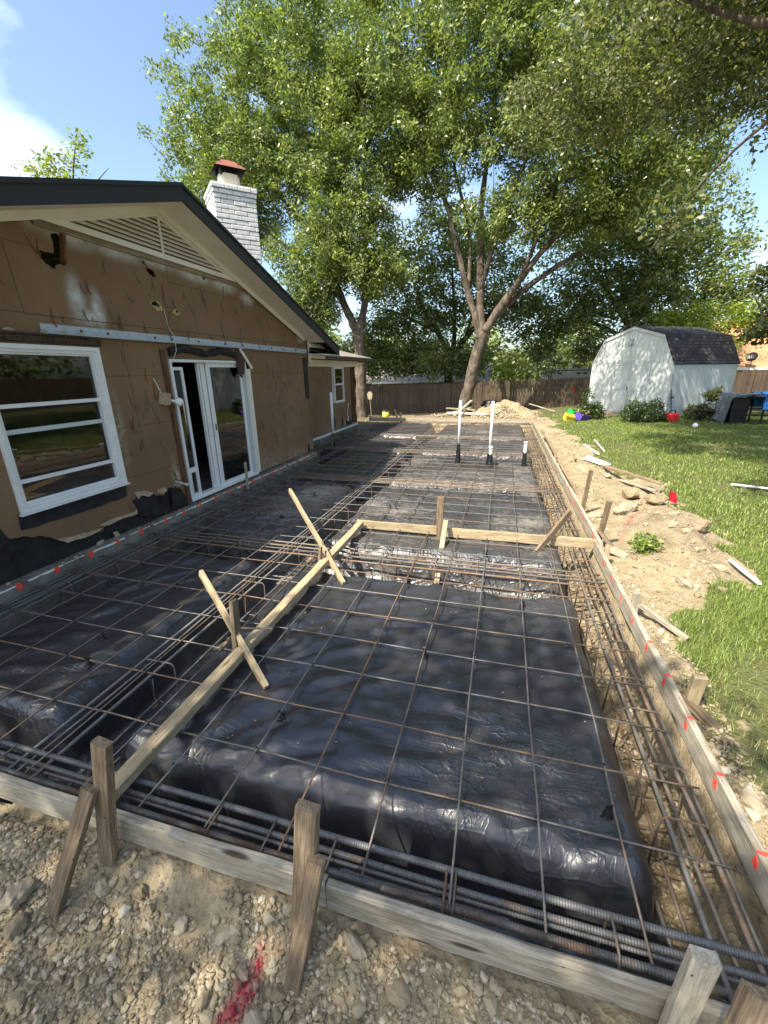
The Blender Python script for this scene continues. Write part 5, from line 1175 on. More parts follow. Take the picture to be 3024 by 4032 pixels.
# house behind on the left
nh = thing('neighbour_house', (-2, 33, -.5), 'neighbouring house behind the fence with tan shingle roof and white gutter', 'house')
mb = MB(); mb.box(-7.5, 3.2, 31.0, 40, -.5, 1.15); part('wall', mb, 'tan', nh)
slab_uv('roof', (-4.9, 30.5, 1.12), (3.6, 30.5, 1.3), (3.6, 36, 2.45), (-7.0, 36, 2.45), .06, 'shinglegrey', nh)
slab_uv('roof', (-9.5, 27.2, 1.0), (-4.9, 30.5, 1.05), (-7.0, 36, 2.45), (-11.5, 34, 2.45), .06, 'shinglegrey', nh)
mb = MB(); mb.bar((-4.95, 30.42, 1.06), (3.6, 30.42, 1.24), .11, .12, ch=.02); part('gutter', mb, 'white', nh)
mb = MB(); mb.bar((-4.4, 30.5, .98), (-4.6, 30.5, .7), .07, .07); part('downspout', mb, 'white', nh)
oh = thing('orange_roofed_house', (20.5, 32, 0), 'neighbouring house with orange roof seen past the right end of the shed', 'house')
mb = MB(); mb.box(16.9, 30, 31, 40, -.2, 1.75); part('wall', mb, 'tan', oh)
slab_uv('roof', (16.2, 30.0, 1.9), (30, 30.0, 1.9), (30, 36, 4.9), (18.5, 36, 4.9), .06, 'orangeroof', oh)
mb = MB(); mb.box(16.2, 30, 29.9, 29.98, 1.74, 1.9); part('fascia', mb, 'offwhite', oh)
mb = MB(); c0 = Vector((18.45, 29.85, 2.45)); ax_ = Vector((-.55, -.7, .45)).normalized(); e1 = ax_.cross(Vector((0, 0, 1))).normalized(); e2 = e1.cross(ax_); vs = []; fs = []
for r_, d in ((0, 0), (.12, .01), (.22, .035), (.29, .06)):
    vs += [c0+ax_*d+e1*r_*math.cos(t/14*6.283)+e2*r_*math.sin(t/14*6.283) for t in range(14)]
for i in range(3): fs += [(i*14+t, i*14+(t+1) % 14, (i+1)*14+(t+1) % 14, (i+1)*14+t) for t in range(14)]
mb.add(vs, fs); mb.tube([c0, c0-ax_*.12, (18.6, 30.1, 2.0)], .02, 6); mb.tube([c0-e2*.28, c0+ax_*.35-e2*.05], .012, 6); part('satellite_dish', mb, 'blackmetal', oh)
# white boat behind the fence
bt = thing('boat', (9.2, 30.2, .3), 'long white boat with small dark portholes standing beyond the fence left of the shed', 'boat')
st = [(6.9, .12, 1.72), (7.4, .55, 1.85), (8.2, .85, 1.93), (9.2, .95, 1.95), (10.6, .95, 1.93), (12.4, .9, 1.91)]
vs = []; fs = []
for x, hw, zt in st:
    for sg, zz, ww in ((-1, zt, hw), (-1, zt-.18, hw+.03), (-1, zt-.5, hw*.95), (-1, .55, hw*.3), (1, .55, hw*.3), (1, zt-.5, hw*.95), (1, zt-.18, hw+.03), (1, zt, hw)): vs.append((x, 30.2+sg*ww, zz))
for i in range(len(st)-1): fs += [(i*8+t, i*8+(t+1) % 8, (i+1)*8+(t+1) % 8, (i+1)*8+t) for t in range(8)]
fs += [tuple(range(8))[::-1], tuple((len(st)-1)*8+t for t in range(8))]
mb = MB(); mb.add(vs, fs); part('hull', mb, 'white', bt)
mb = MB(); mb.tube([(x, 30.2-hw-.035, zt-.09) for x, hw, zt in st], .03, 6); part('rub_rail', mb, 'blackmetal', bt)
for x in (7.9, 9.0, 9.38, 9.76): mb = MB(); mb.box(x, x+.16, 29.18, 29.3, 1.62, 1.72); part('porthole', mb, 'blackmetal', bt)
for x0, x1, zt in ((7.85, 8.55, 2.35), (8.72, 9.35, 2.25)):
    mb = MB(); ring_ = [(x0, 29.7, 1.93), (x1, 29.7, 1.93), (x1-.05, 29.9, zt), (x0+.05, 29.9, zt)]
    for a, b in zip(ring_, ring_[1:]+ring_[:1]): mb.bar(a, b, .035, .035)
    ws = part('windshield', mb, 'white', bt); mb = MB(); mb.add([(q[0], q[1]+.005, q[2]) for q in ring_], [(0, 1, 2, 3)]); part('pane', mb, 'glass', ws)
mb = MB()
for x in (7.6, 11.5): mb.box(x, x+.12, 29.8, 30.6, -.35, .75)
mb.box(7.2, 12, 30.1, 30.3, .5, .62); part('cradle', mb, 'galv', bt)

# ================================================================ YARD ITEMS
def item_z(x, y): return gpt(x, y)
z = item_z(-1.0, 19.5)
t = thing('bucket', (-1.0, 19.6, z), 'yellow bucket with dark rim by the fence behind the back form', 'bucket')
mb = MB(); mb.tube([(-1.0, 19.6, z), (-1.0, 19.6, z+.38)], [.155, .175], 16); part('pail', mb, 'yellow', t, True)
mb = MB(); mb.tube([(-1.0, 19.6, z+.381), (-1.0, 19.6, z+.43)], [.185, .185], 16); part('lid', mb, 'ylid', t, True)
def lumber(p0, p1, w, h, lab, mat='form', cat='board', seed=0, name='loose_board'): wood_beam(name, p0, p1, w, h, mat, lab, cat, 'loose boards on the ground', seed=200+seed)
lumber((6.80, 8.95, gpt(6.8, 8.95)+.07), (7.34, 7.05, gpt(7.34, 7.05)+.19), .09, .04, 'brown plank, upper one of the slanting pair beyond the right form', 'stake', seed=1)
lumber((6.98, 8.2, gpt(6.98, 8.2)+.03), (7.22, 6.85, gpt(7.22, 6.85)+.13), .10, .03, 'paler grey plank lying under the brown one beyond the right form', 'form', seed=2)
lumber((6.52, 9.62, gpt(6.5, 9.6)+.07), (6.86, 9.02, gpt(6.8, 9)+.06), .11, .03, 'short white painted board nearest the right form, by the lawn', 'white', seed=3)
lumber((6.62, 9.75, gpt(6.6, 9.75)+.09), (6.98, 9.2, gpt(6.98, 9.2)+.07), .09, .03, 'second white painted board just behind its twin by the lawn', 'white', seed=4)
lumber((7.34, 12.9, gpt(7.34, 12.9)+.05), (7.22, 10.95, gpt(7.2, 11)+.06), .035, .03, 'thin white stick on the dirt edge half way to the shed', 'offwhite', seed=5)
lumber((6.9, 12.0, gpt(6.9, 12)+.06), (7.02, 10.6, gpt(7, 10.6)+.06), .05, .03, 'bent white strip left of the thin white stick', 'offwhite', seed=6)
lumber((8.8, 8.0, gpt(8.8, 8)+.05), (9.45, 7.65, gpt(9.45, 7.65)+.05), .05, .025, 'white stick lying out on the lawn at the right', 'white', seed=7)
lumber((7.23, 4.25, gpt(7.23, 4.25)+.04), (7.27, 3.72, gpt(7.27, 3.72)+.05), .045, .02, 'white painted stick at the right edge of the bare dirt', 'white', seed=8)
lumber((1.9, 20.9, gpt(1.9, 20.9)+.16), (4.0, 20.5, gpt(4.0, 20.5)+.14), .2, .07, 'grey plank on the pile of boards before the leaning tree', 'offwhite', seed=9)
lumber((2.35, 19.9, gpt(2.35, 19.9)+.10), (3.05, 21.3, gpt(3.05, 21.3)+.66), .13, .07, 'pale board propped up diagonally on the board pile', 'form', seed=10)
lumber((1.4, 20.6, gpt(1.4, 20.6)+.05), (3.1, 21.4, gpt(3.1, 21.4)+.30), .16, .06, 'board lying low under the diagonal one', 'form', seed=11)
lumber((1.8, 21.4, gpt(1.8, 21.4)+.34), (3.3, 20.7, gpt(3.3, 20.7)+.30), .16, .06, 'upper board crossing the pile before the leaning tree', 'form', seed=12)
lumber((5.9, 22.3, gpt(5.9, 22.3)+.5), (7.1, 21.4, gpt(7.1, 21.4)+.1), .05, .05, 'thin pole sloping off the dirt heap', 'form', seed=13)
lumber((-.1, 22.2, gpt(-.1, 22.2)+.05), (2.2, 22.9, gpt(2.2, 22.9)+.06), .14, .05, 'dark log lying on the bare ground before the fence', 'oldwood', seed=14)
mb = MB(); zc = item_z(4.0, 22.4)
for q in range(4): mb.tube([(4.0+(.5-.04*q)*math.cos(a_), 22.6+(.32-.02*q)*math.sin(a_), zc+.34+.07*q) for a_ in np.linspace(0, 6.2, 26)], .05, 7)
solo('black_hose', mb, 'tape', (4.0, 22.6, zc), 'coil of black corrugated pipe on the dirt behind the board pile', 'hose', smooth=True)
# flag
z = item_z(7.28, 6.42); t = thing('marker_flag', (7.28, 6.42, z), 'dark red utility flag planted at the lawn edge by the dirt mound', 'flag')
mb = MB(); mb.tube([(7.28, 6.42, z-.05), (7.265, 6.42, z+.3)], .003, 5); part('wire', mb, 'blackmetal', t)
mb = MB(); N = 7; vs = []
for i in range(N):
    for j in range(N): u, v = i/(N-1), j/(N-1); vs.append((7.27+.11*u+.012*math.sin(v*5), 6.42+.02*math.sin(u*5+v*3), z+.10+.17*v-.05*u))
mb.add(vs, [(i*N+j, (i+1)*N+j, (i+1)*N+j+1, i*N+j+1) for i in range(N-1) for j in range(N-1)]); part('vinyl', mb, 'flag', t, True)
# ball, red gas can, toys
bm = bmesh.new(); bmesh.ops.create_uvsphere(bm, u_segments=14, v_segments=9, radius=.085); me = bpy.data.meshes.new('ball'); bm.to_mesh(me); bm.free(); me.polygons.foreach_set('use_smooth', [True]*len(me.polygons))
tag(link('ball', me, 'ball', None, (10.95, 15.7, item_z(10.95, 15.7)+.10)), 'small white ball on the grass in front of the shed', 'ball')
z = item_z(10.75, 17.4); t = thing('red_container', (10.75, 17.4, z), 'red plastic container on the ground at the corner of the shed', 'container')
mb = MB(); mb.bar((10.53, 17.32, z+.15), (10.95, 17.46, z+.15), .26, .30, ch=.05); part('body', mb, 'red', t)
mb = MB(); mb.tube([(10.62, 17.33, z+.30), (10.68, 17.35, z+.40), (10.84, 17.42, z+.40), (10.9, 17.44, z+.30)], .025, 6); part('handle', mb, 'blackmetal', t)
def toy(x, y, s_, rz_, mat, lab):
    z = item_z(x, y); t = thing('toy_block', (x, y, z), lab, 'toy', 'plastic toys by the bush'); t.rotation_euler = (.35, .2, rz_)
    mb = MB(); w, d, h_ = s_; th = .03
    mb.box(x-w, x+w, y-d, y+d, z+.02, z+.05); mb.box(x-w, x-w+th, y-d, y+d, z+.051, z+h_); mb.box(x+w-th, x+w, y-d, y+d, z+.051, z+h_); mb.box(x-w+th+.001, x+w-th-.001, y+d-th, y+d, z+.051, z+h_*.96); mb.box(x-w+th+.001, x+w-th-.001, y-d, y-d+th, z+.051, z+h_*.9)
    part('tub', mb, mat, t); mb = MB(); mb.box(x-w-.03, x+w+.03, y-d-.03, y-d+th-.002, z+h_*.905, z+h_+.03); part('rim', mb, mat, t)
toy(7.55, 18.9, (.26, .2, .34), .5, 'green', 'green plastic toy tub tipped over beside the left bush')
toy(7.82, 18.6, (.2, .16, .42), -.2, 'yellow', 'yellow plastic toy box between the green tub and the bush')
toy(7.28, 18.25, (.2, .16, .26), .2, 'yellow', 'yellow toy box lowest and furthest left of the toys')
toy(7.72, 18.15, (.26, .18, .28), .8, 'purple', 'purple plastic toy box in front of the other toys')
# covered table
z = item_z(12.9, 17.0); t = thing('covered_table', (12.95, 17.1, z), 'black framed table under silver and blue tarps right of the shed', 'table')
mb = MB(); mb.box(12.35, 14.3, 16.8, 17.7, z+.93, z+.97); part('table_top', mb, 'blackmetal', t)
for x, y in ((12.42, 16.85), (13.35, 16.85), (14.25, 16.85), (12.42, 17.65), (13.35, 17.65), (14.25, 17.65)): mb = MB(); mb.bar((x, y, z-.02), (x-.02, y, z+.93), .05, .05); part('leg', mb, 'blackmetal', t)
mb = MB(); mb.bar((12.42, 16.85, z+.55), (13.35, 16.85, z+.55), .03, .05); mb.bar((12.42, 16.85, z+.32), (14.25, 16.85, z+.32), .03, .05); part('crossbar', mb, 'blackmetal', t)
def tarp(name, x0, x1, y0, y1, zt, mat, drops, lab, seed):
    """cloth over the table top; drops = how far it hangs at the x0, x1, y0, y1 edges"""
    n = 40; A, B = np.meshgrid(np.linspace(-.45, 1.45, n), np.linspace(-.45, 1.45, n))
    def edge(t, a, b, lo, hi):
        c = a+(b-a)*np.clip(t, 0, 1); out = np.where(t < 0, -t/.45*lo, np.where(t > 1, (t-1)/.45*hi, 0)); sg = np.where(t < 0, -1, np.where(t > 1, 1, 0)); return c, out, sg
    px, ox, sx = edge(A, x0, x1, drops[0], drops[1]); py, oy, sy_ = edge(B, y0, y1, drops[2], drops[3])
    fold = .045*fbm(A*9, B*9, seed, 3)
    X_ = px+sx*(.02+.12*ox+fold*(ox > 0)); Y_ = py+sy_*(.02+.10*oy+fold*(oy > 0))
    Z_ = zt+.05*fbm(A*3, B*3, seed+1, 3)-np.maximum(ox, oy)-.25*np.minimum(ox, oy)
    Z_ = np.maximum(Z_, z+.02)
    me = grid_mesh(name, np.arange(n, dtype=float), np.arange(n, dtype=float), np.zeros((n, n)))
    V = np.stack([X_.ravel()-x0, Y_.ravel()-y0, Z_.ravel()-z], 1); me.vertices.foreach_set('co', V.astype(np.float32).ravel()); me.update()
    return tag(link(name, me, mat, None, (x0, y0, z)), lab, 'tarp', 'tarps over the table')
tarp('silver_tarp', 12.36, 13.28, 16.82, 17.72, z+1.03, 'tarpgrey', (.98, .0, .07, .5), 'silver grey tarp hanging down the left end of the table', 41)
tarp('blue_tarp', 13.30, 14.32, 16.84, 17.72, z+1.06, 'tarpblue', (.05, .9, .5, .5), 'crumpled blue tarp draped over the right end of the table', 47)
mb = MB(); mb.bar((12.75, 17.35, z), (12.75, 17.35, z+.86), .55, .5, (0, 1, 0), .03); mb.bar((12.75, 17.35, z+.861), (12.75, 17.35, z+.9), .6, .54, (0, 1, 0), .01)
solo('storage_bin', mb, 'blackmetal', (12.75, 17.35, z), 'dark bin standing in the shade under the covered table', 'bin')
# folding bench and pole by the shed side
t = thing('metal_bench', (12.1, 17.9, item_z(12.1, 17.9)), 'small dark iron bench with scroll back between the leafy plant and the tarps', 'bench'); z = item_z(12.1, 17.9)
mb = MB()
for x in (11.8, 12.45): mb.bar((x, 17.9, z), (x+.05, 17.95, z+.62), .03, .03); mb.bar((x, 17.6, z), (x, 17.6, z+.36), .03, .03)
mb.bar((11.82, 17.95, z+.6), (12.5, 17.95, z+.6), .03, .03); mb.bar((11.82, 17.92, z+.42), (12.5, 17.92, z+.42), .03, .03); part('frame', mb, 'blackmetal', t)
mb = MB(); mb.box(11.8, 12.5, 17.6, 17.9, z+.36, z+.385); part('seat', mb, 'blackmetal', t)
mb = MB()
for k in range(6):
    x = 11.9+k*.1; mb.tube([(x+.04*math.cos(a_), 17.935, z+.51+.05*math.sin(a_)) for a_ in np.linspace(0, 6.28, 10)], .009, 5)
part('scrollwork', mb, 'blackmetal', t)
mb = MB(); pb = sp(SWd+.12, .25, 0); mb.tube([(pb.x, pb.y, item_z(pb.x, pb.y)), tuple(sp(SWd+.03, .06, 1.15))], .018, 6); mb.tube([tuple(sp(SWd+.06, .12, .8)), tuple(sp(SWd+.10, .2, .86))], .03, 6)
solo('black_pole', mb, 'blackmetal', (pb.x, pb.y, item_z(pb.x, pb.y)), 'thin black pole leaning on the front corner of the shed', 'pole')
# shovel by the left tree
t = thing('shovel', (-1.9, 20.4, item_z(-1.9, 20.4)), 'old shovel leaning with its pale blade up against the trunk behind the house', 'shovel'); z = item_z(-1.9, 20.4)
mb = MB(); mb.tube([(-1.95, 20.3, z), (-2.12, 20.62, z+.95)], .02, 6); part('handle', mb, 'stake', t)
mb = MB(); mb.prism([[(-2.22, z+.93), (-2.02, z+.93), (-1.97, z+1.2), (-2.05, z+1.32), (-2.19, z+1.32), (-2.27, z+1.2)]], 1, 20.6, 20.63); part('blade', mb, 'rock', t)

# ================================================================ TREES
def leaves(name, C, n_per, rad, size, asp, droop, seed, mat, parent=None, org=(0, 0, 0)):
    r = np.random.default_rng(seed); C = np.asarray(C, float); n = len(C)*n_per
    cc = np.repeat(C, n_per, 0); rr = np.repeat(np.broadcast_to(np.asarray(rad, float), (len(C), 3)), n_per, 0)
    g = r.normal(size=(n, 3)); g /= np.linalg.norm(g, axis=1, keepdims=True); P = cc+g*rr*(r.uniform(0, 1, (n, 1))**.55)
    d = r.normal(size=(n, 3)); d[:, 2] = d[:, 2]*.6-droop; d /= np.linalg.norm(d, axis=1, keepdims=True)
    qc = np.repeat(r.normal(size=(len(C), 3)), n_per, 0); q = qc*1.1+r.normal(size=(n, 3))*.75; w = np.cross(d, q); w /= np.linalg.norm(w, axis=1, keepdims=True)
    s_ = size*r.uniform(.45, 1.35, (n, 1)); b = P; tip = P+d*s_; m = P+d*s_*.45
    V = np.stack([b, m+w*s_*asp/2, tip, m-w*s_*asp/2], 1).reshape(-1, 3); F = np.arange(n*4).reshape(-1, 4)
    return link(name, np_mesh(name, V, F, org), mat, parent, org)
def tubes_np(segs, n=5):
    """many polylines -> one vertex/face array"""
    mb = MB()
    for pts, rs in segs: mb.tube(pts, rs, n, False)
    return mb
def sample_blob(r, blobs, seed, mul=1.0):
    out = []
    for (c, rd, k) in blobs:
        k = int(k*mul); g = r.normal(size=(k, 3)); g /= np.linalg.norm(g, axis=1, keepdims=True)
        rad = r.uniform(0, 1, (k, 1))**.42
        lump = 1+.22*vn(g[:, 0]*2.6+seed, g[:, 1]*2.6+g[:, 2]*2.1)[:, None]
        out.append(np.array(c)+g*rad*lump*np.array(rd))
    return np.concatenate(out)
def smooth_path(pts, k=5):
    pts = [Vector(p) for p in pts]; o = []
    for i in range(len(pts)-1):
        p0 = pts[max(i-1, 0)]; p1 = pts[i]; p2 = pts[i+1]; p3 = pts[min(i+2, len(pts)-1)]
        for j in range(k):
            t = j/k; o.append(.5*((2*p1)+(-p0+p2)*t+(2*p0-5*p1+4*p2-p3)*t*t+(-p0+3*p1-3*p2+p3)*t**3))
    o.append(pts[-1]); return o
def tree(name, label, cat, base, limbs, blobs, n_per, crad, lsize, lmat, bark, seed, asp=.5, droop=.45, group=None, twig=.022, minz=None, twign=4):
    t = thing(name, base, label, cat, group); r = np.random.default_rng(seed); rg = random.Random(seed)
    segs = []; nodes = []; 
    for pts, rads in limbs:
        sm = smooth_path(pts); rs = np.interp(np.linspace(0, len(pts)-1, len(sm)), range(len(pts)), rads)*.9
        sm = [p+Vector((rg.uniform(-1, 1), rg.uniform(-1, 1), 0))*float(q)*.13 for p, q in zip(sm, rs)]
        segs.append((sm, rs, 9)); nodes += [tuple(p) for p, q in zip(sm, rs) if q < .22]
    mb = MB()
    for p, q, k in segs: mb.tube(p, [w_*(1+.09*rg.uniform(-1, 1)) for w_ in q], 12, True)
    part('trunk', mb, bark, t, True)
    C = sample_blob(r, blobs, seed, 1.5 if lmat == 'leaf' and n_per > 90 else 1.0)
    if minz is not None: C = C[C[:, 2] > minz]
    N = np.array(nodes); D = np.array([np.min(np.linalg.norm(N-c, axis=1)) for c in C]); C = C[np.argsort(D)]
    mb = MB(); NL = [N]; cnt = 0; allN = N
    for c in C:
        dv = allN-c; dist = np.linalg.norm(dv, axis=1)+.9*np.clip(dv[:, 2], 0, None); j = int(np.argmin(dist)); a = allN[j]; L_ = np.linalg.norm(c-a)
        if L_ < .15: continue
        k = 4; mid = []
        off = r.normal(size=3)*L_*.10; off[2] += L_*.10
        for i in range(k+1):
            u = i/k; mid.append(a+(c-a)*u+off*math.sin(math.pi*u))
        r0 = min(.05, .007+.0085*L_)*(twig/.022); mb.tube([tuple(q) for q in mid], [r0*(1-.75*i/k) for i in range(k+1)], twign, False)
        allN = np.concatenate([allN, np.array(mid[1:])])
    if mb.v: part('branches', mb, bark, t, True)
    cr = np.array(crad)*r.uniform(.7, 1.3, (len(C), 1))
    leaves('crown', C, n_per, cr, lsize, asp, droop, seed+1, lmat, t, base)
    return t
# left tree behind the house
b1 = (-2.75, 21.0, -.6)
tree('broadleaf_tree', 'tall bright green tree rising behind the house, forked trunk beside the rear wall', 'tree', b1,
     [([(-2.75, 21, -.7), (-2.74, 21, .8), (-2.72, 21, 2.6), (-2.75, 21, 3.9)], [.42, .34, .31, .34]),
      ([(-2.75, 21, 3.7), (-3.3, 21.1, 4.7), (-4.0, 21.3, 6.2), (-4.8, 21.6, 8.4), (-5.6, 22, 11), (-6.2, 22.3, 14)], [.26, .22, .18, .14, .09, .04]),
      ([(-2.72, 21, 3.8), (-2.45, 21, 4.9), (-2.3, 21.2, 6.6), (-2.5, 21.4, 9), (-2.9, 21.8, 12), (-3.0, 22, 15.5)], [.24, .20, .17, .13, .09, .04]),
      ([(-3.6, 21.2, 5.3), (-5.5, 20.8, 7.2), (-8.0, 20.6, 9.0), (-10.6, 20.8, 10.6)], [.15, .11, .08, .03]),
      ([(-4.6, 21.5, 7.8), (-7, 21.8, 10.4), (-9.3, 22, 13.2)], [.12, .08, .03])],
     [((-7.2, 21.4, 12.6), (5.4, 4.0, 3.9), 420), ((-10.0, 21.2, 11.0), (3.3, 3.0, 2.7), 130), ((-5.2, 21.5, 16.2), (4.2, 3.8, 3.0), 170), ((-3.2, 20.8, 9.2), (2.7, 3.0, 3.6), 190), ((-4.6, 20.4, 7.0), (2.6, 2.2, 1.7), 90), ((-1.6, 20.6, 6.4), (1.7, 1.7, 1.2), 50), ((-1.5, 21.5, 13.5), (3, 3.6, 4.0), 170), ((-8.9, 21, 8.7), (2.3, 2.0, 1.1), 45), ((-5.4, 20.9, 5.0), (1.7, 1.4, 1.5), 60)],
     104, (.50, .50, .46), .17, 'leaf', 'bark', 3, .42, .55)
# centre tree with leaning trunk
b2 = (2.62, 21.9, -.55)
tree('broadleaf_tree', 'tall bright green tree with a leaning bare trunk in front of the fence', 'tree', b2,
     [([(2.55, 21.9, -.65), (2.75, 21.85, .5), (3.0, 21.7, 1.9), (3.35, 21.6, 3.3), (3.45, 21.55, 3.8)], [.42, .36, .31, .30, .30]),
      ([(3.3, 21.6, 3.4), (3.0, 21.5, 4.4), (2.55, 21.5, 5.6), (2.0, 21.4, 7.4), (1.5, 21.3, 9.0), (.7, 21.2, 10.5), (-.4, 21.2, 12.4)], [.23, .19, .16, .14, .12, .09, .03]),
      ([(3.4, 21.55, 3.6), (3.2, 21.6, 4.9), (3.1, 21.7, 7.0), (3.0, 21.8, 9.2), (3.3, 22, 12), (3.4, 22.2, 15.5)], [.24, .19, .17, .14, .09, .04]),
      ([(3.5, 21.5, 3.7), (4.2, 21.4, 4.8), (4.9, 21.3, 5.8), (5.9, 21.2, 7.0), (7.3, 21.0, 8.3), (9.2, 20.8, 9.7)], [.25, .21, .17, .14, .09, .03]),
      ([(3.7, 21.5, 4.1), (4.8, 21.8, 5.2), (6.2, 22, 6.2), (8.0, 22.2, 7.2), (9.8, 22.4, 8.3)], [.20, .16, .13, .09, .03]),
      ([(3.15, 21.6, 5.5), (3.9, 21.3, 8.0), (4.9, 21.0, 10.5), (6.2, 20.8, 13.2)], [.14, .11, .08, .03]),
      ([(2.6, 21.5, 5.5), (2.5, 22, 8.0), (1.6, 22.4, 11), (1.2, 22.6, 14)], [.11, .09, .07, .03]),
      ([(4.9, 21.3, 5.8), (5.6, 20.9, 7.6), (6.2, 20.6, 9.8), (7.3, 20.4, 12)], [.11, .09, .06, .03])],
     [((2.8, 21.6, 13.8), (5.2, 3.8, 3.4), 330), ((.6, 21.2, 11.2), (2.9, 2.8, 2.2), 120), ((6.6, 21.2, 11.0), (3.6, 3.4, 2.6), 170), ((9.6, 21.2, 10.2), (2.8, 3.0, 2.0), 110), ((4.4, 21.4, 8.4), (2.8, 2.4, 1.3), 60), ((7.6, 21.8, 8.2), (2.5, 2.4, 1.2), 65), ((7.0, 21.2, 14.6), (4.2, 3.6, 3), 180), ((3.0, 21.6, 17), (5, 4, 2), 120)],
     100, (.50, .50, .46), .17, 'leaf', 'bark', 11, .42, .55)
# trees beyond the fence
GT = 'trees beyond the back fence'
tree('oak_tree', 'dark many stemmed oak beyond the fence between the two tall trees', 'tree', (.9, 28.5, -.5),
     [([(.9, 28.5, -.6), (1.0, 28.5, 1.5), (1.25, 28.5, 3.0)], [.42, .34, .30]), ([(1.2, 28.5, 2.7), (.2, 28.4, 4.2), (-1.0, 28.2, 6.2), (-1.8, 28.2, 8.5)], [.22, .16, .11, .04]), ([(1.25, 28.5, 2.8), (2.2, 28.6, 4.2), (3.8, 28.8, 5.6), (5.4, 29, 6.8)], [.25, .19, .12, .04]),
      ([(1.2, 28.5, 2.9), (1.2, 28.6, 5.2), (.9, 28.8, 8.2)], [.2, .14, .05]), ([(-.2, 28.3, 4.5), (-2.2, 28.4, 5.4), (-4.0, 28.6, 6.0)], [.13, .09, .03]), ([(2.0, 28.5, 4.0), (2.6, 28.3, 6.2), (3.1, 28.4, 8.4)], [.13, .09, .03])],
     [((-1.5, 28.3, 7.4), (3.2, 2.6, 2.4), 110), ((2.6, 28.6, 7.4), (3.4, 2.8, 2.4), 120), ((-3.3, 28.2, 4.9), (1.9, 1.8, 1.3), 55), ((4.8, 28.8, 5.6), (2.2, 2.0, 1.5), 60), ((.4, 27.8, 5.0), (2.6, 1.4, 1.1), 60), ((0.8, 28.6, 9.8), (4.2, 2.8, 1.6), 90), ((-.6, 27.8, 3.3), (2.2, 1.0, .7), 34), ((-2.6, 27.0, 2.6), (2.2, .9, .8), 44), ((2.2, 27.0, 2.7), (1.8, .8, .8), 34), ((-4.4, 27.4, 3.6), (1.8, 1, 1.2), 40), ((-1.0, 26.6, 2.3), (3.4, .7, .6), 46), ((1.9, 26.4, 2.2), (1.6, .6, .6), 24), ((-3.8, 26.5, 2.2), (1.6, .6, .7), 24)],
     76, (.7, .66, .58), .21, 'leafdk', 'barkdk', 21, .5, .3, GT)
tree('oak_tree', 'very large dark oak beyond the fence behind the shed', 'tree', (11.6, 29.0, -.2),
     [([(11.6, 29, -.3), (11.5, 29, 2.5), (11.6, 29, 4.4)], [.5, .4, .36]), ([(11.6, 29, 4.2), (10.0, 28.6, 6.2), (8.3, 28.4, 8.2)], [.26, .18, .05]), ([(11.6, 29, 4.3), (13.2, 29, 6.6), (15, 29, 8.4)], [.26, .18, .05]), ([(11.6, 29, 4.3), (11.8, 29, 7.4), (11.6, 29.2, 10.5)], [.24, .17, .05]), ([(11.5, 29, 3.6), (9.2, 28.4, 4.6), (7.6, 28.2, 5.0)], [.16, .1, .04])],
     [((9.2, 28.6, 8.6), (3.6, 2.8, 2.8), 150), ((13.2, 28.6, 8.4), (3.9, 2.8, 2.8), 170), ((11.4, 28.8, 11.0), (3.8, 2.8, 1.9), 110), ((8.2, 27.6, 5.2), (2.6, 1.5, 1.6), 85), ((11.4, 27.4, 5.5), (2.9, 1.3, 1.7), 90), ((14.8, 27.8, 5.7), (2.2, 1.6, 1.5), 70), ((6.4, 28, 3.7), (1.6, 1.2, 1.3), 40), ((10.2, 27.2, 3.3), (2.2, .9, .9), 40), ((12.9, 27.4, 3.7), (2.2, .9, 1.1), 40)],
     76, (.72, .68, .58), .21, 'leafdk', 'barkdk', 23, .5, .3, GT)
tree('young_tree', 'young light green sapling just beyond the fence under the dark oak', 'tree', (.35, 25.4, -.5), [([(.35, 25.4, -.5), (.4, 25.4, 1.2), (.35, 25.4, 3.4)], [.05, .04, .012])], [((.35, 25.4, 2.5), (.75, .6, 1.2), 36)], 46, (.35, .35, .35), .13, 'leaf', 'barkdk', 25, .4, .5, GT)
tree('young_tree', 'pale green leafy sapling right of the leaning trunk beyond the fence', 'tree', (4.7, 26.0, -.4), [([(4.7, 26, -.4), (4.75, 26, 1), (4.8, 26, 2.8)], [.05, .04, .012])], [((4.8, 26, 2.0), (.95, .7, 1.0), 40)], 46, (.36, .36, .36), .14, 'leafye', 'barkdk', 27, .45, .4, GT)
tree('young_tree', 'loose green sapling with bare lower stems left of the white boat', 'tree', (7.0, 26.2, -.3), [([(7.0, 26.2, -.3), (7.1, 26.2, 1), (7.3, 26.2, 2.6)], [.06, .05, .015]), ([(7.0, 26.2, .6), (6.5, 26.2, 1.6), (6.3, 26.1, 2.3)], [.04, .03, .01])], [((7.2, 26.1, 2.2), (.9, .6, .7), 26)], 40, (.34, .34, .3), .14, 'leafdk', 'barkdk', 29, .45, .4, GT)
tree('yellow_green_tree', 'bright yellow green bushy tree right behind the shed roof', 'tree', (14.0, 25.8, .2), [([(14, 25.8, .1), (14, 25.8, 2), (14.1, 25.8, 4)], [.14, .1, .04])], [((13.2, 25.6, 4.1), (1.6, 1.2, .9), 60), ((15.3, 25.6, 4.2), (1.7, 1.2, 1.0), 60), ((14.3, 25.6, 2.9), (2.2, 1.2, .9), 40)], 52, (.42, .42, .36), .17, 'leafye', 'bark', 31, .5, .4, GT)
